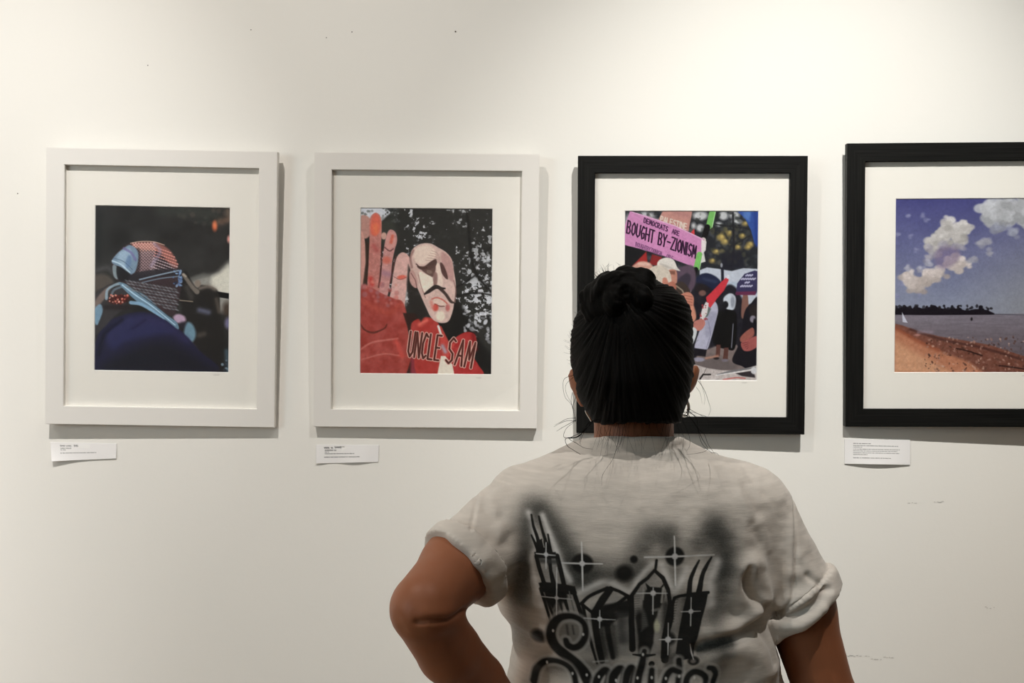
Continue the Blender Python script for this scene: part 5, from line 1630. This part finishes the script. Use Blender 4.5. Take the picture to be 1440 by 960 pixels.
wall_card('white label card packed with small print, below the beach print', [(1187.5, 616.5), (1280, 618.5), (1280, 653.5), (1187.5, 652)],
          [(1200, 1224, 623.3, 1.1, 70), (1200, 1263, 626.4, 1.1, 90), (1200, 1212, 628.6, 1.0, 100), (1200, 1265, 631.6, 1.0, 90), (1200, 1262, 634.2, 1.0, 100), (1200, 1265, 637, 1.0, 90), (1200, 1220, 639.5, 1.0, 90), (1200, 1253, 644.4, 1.1, 70)], 3,
          lambda u, v: .0046 * v ** 1.5 * np.sin(np.clip(u, 0, 1) * 3.14) + .0008)

# ------------------------------------------------------------------ visitor
build_person(M)

# ------------------------------------------------------------------ camera, lamps and added fill lights
cd = bpy.data.cameras.new('camera'); cam = bpy.data.objects.new('camera', cd); link(cam)
cd.sensor_fit = 'HORIZONTAL'; cd.sensor_width = 36.0; cd.lens = 36.0 * F / 1440.0
cam.location = (0, -D, EYE); cam.rotation_euler = (math.pi / 2, 0, 0)
cd.clip_start = .05
SC.camera = cam

def spot(name, loc, target, power, angle, blend, col, r=.018):
    ld = bpy.data.lights.new(name, 'SPOT'); ld.energy = power; ld.spot_size = math.radians(angle); ld.spot_blend = blend
    ld.color = col; ld.shadow_soft_size = r
    o = bpy.data.objects.new(name, ld); link(o); o.location = loc
    o.rotation_euler = (Vector(target) - Vector(loc)).to_track_quat('-Z', 'Y').to_euler()
    return o
def area(name, loc, target, power, sx, sy, col):
    ld = bpy.data.lights.new(name, 'AREA'); ld.shape = 'RECTANGLE'; ld.size = sx; ld.size_y = sy; ld.energy = power; ld.color = col
    o = bpy.data.objects.new(name, ld); link(o); o.location = loc
    o.rotation_euler = (Vector(target) - Vector(loc)).to_track_quat('-Z', 'Y').to_euler()
    return o
WARM = (1.0, .978, .935)
spot('wall_spot', (-.80, -1.5, 3.40), (-1.3, 0, 1.3), 118, 50, 1.0, (1.0, .985, .96))
spot('wall_fill_spot', (-.80, -1.5, 3.40), (-.8, 0, 1.2), 90, 90, 1.0, (1.0, .925, .85))  # wide fill added beside the left spot to lift the wall
spot('wall_spot', (.66, -1.5, 3.40), (.65, 0, 1.32), 198, 51, 1.0, (1.0, .985, .94))
spot('wall_fill_spot', (.66, -1.5, 3.40), (.66, 0, 1.2), 58, 90, 1.0, (1.0, .96, .91))  # second added fill, widens the light of the right spot
spot('wall_spot', (-2.30, -1.5, 3.40), (-2.6, 0, 1.2), 480, 75, 1.0, (1.0, .97, .94))  # unseen extra spot, added to brighten the left of the wall
spot('wall_spot', (2.10, -1.5, 3.40), (2.4, 0, 1.2), 34, 75, 1.0, (1.0, .88, .60))  # weak unseen spot added as fill from the right
area('side_fill_cool', (-3.3, -3.2, 2.0), (.1, -.9, 1.3), 34, 1.4, 1.4, (.62, .88, 1.0))  # added cool fill from the left, no window there
area('side_fill_warm', (-3.3, -1.9, 2.0), (.1, -.9, 1.3), 12, 1.4, 1.4, (1.0, .70, .50))  # added warm fill from the left, no fixture stands there
area('overhead_fill', (-1.0, -3.8, 3.66), (-1.0, -3.8, 0), 8, 1.0, 1.0, (1.0, .95, .80))  # dim ambient fill added overhead, behind the camera
w = bpy.data.worlds.new('world'); SC.world = w; w.use_nodes = True
w.node_tree.nodes['Background'].inputs[0].default_value = (.05, .05, .05, 1)
w.node_tree.nodes['Background'].inputs[1].default_value = 0.2
vs = SC.view_settings
vs.view_transform = 'Standard'; vs.look = 'None'; vs.exposure = 0.0; vs.gamma = 1.0; vs.use_curve_mapping = False
SC.cycles.use_denoising = True
SC.cycles.max_bounces = 8
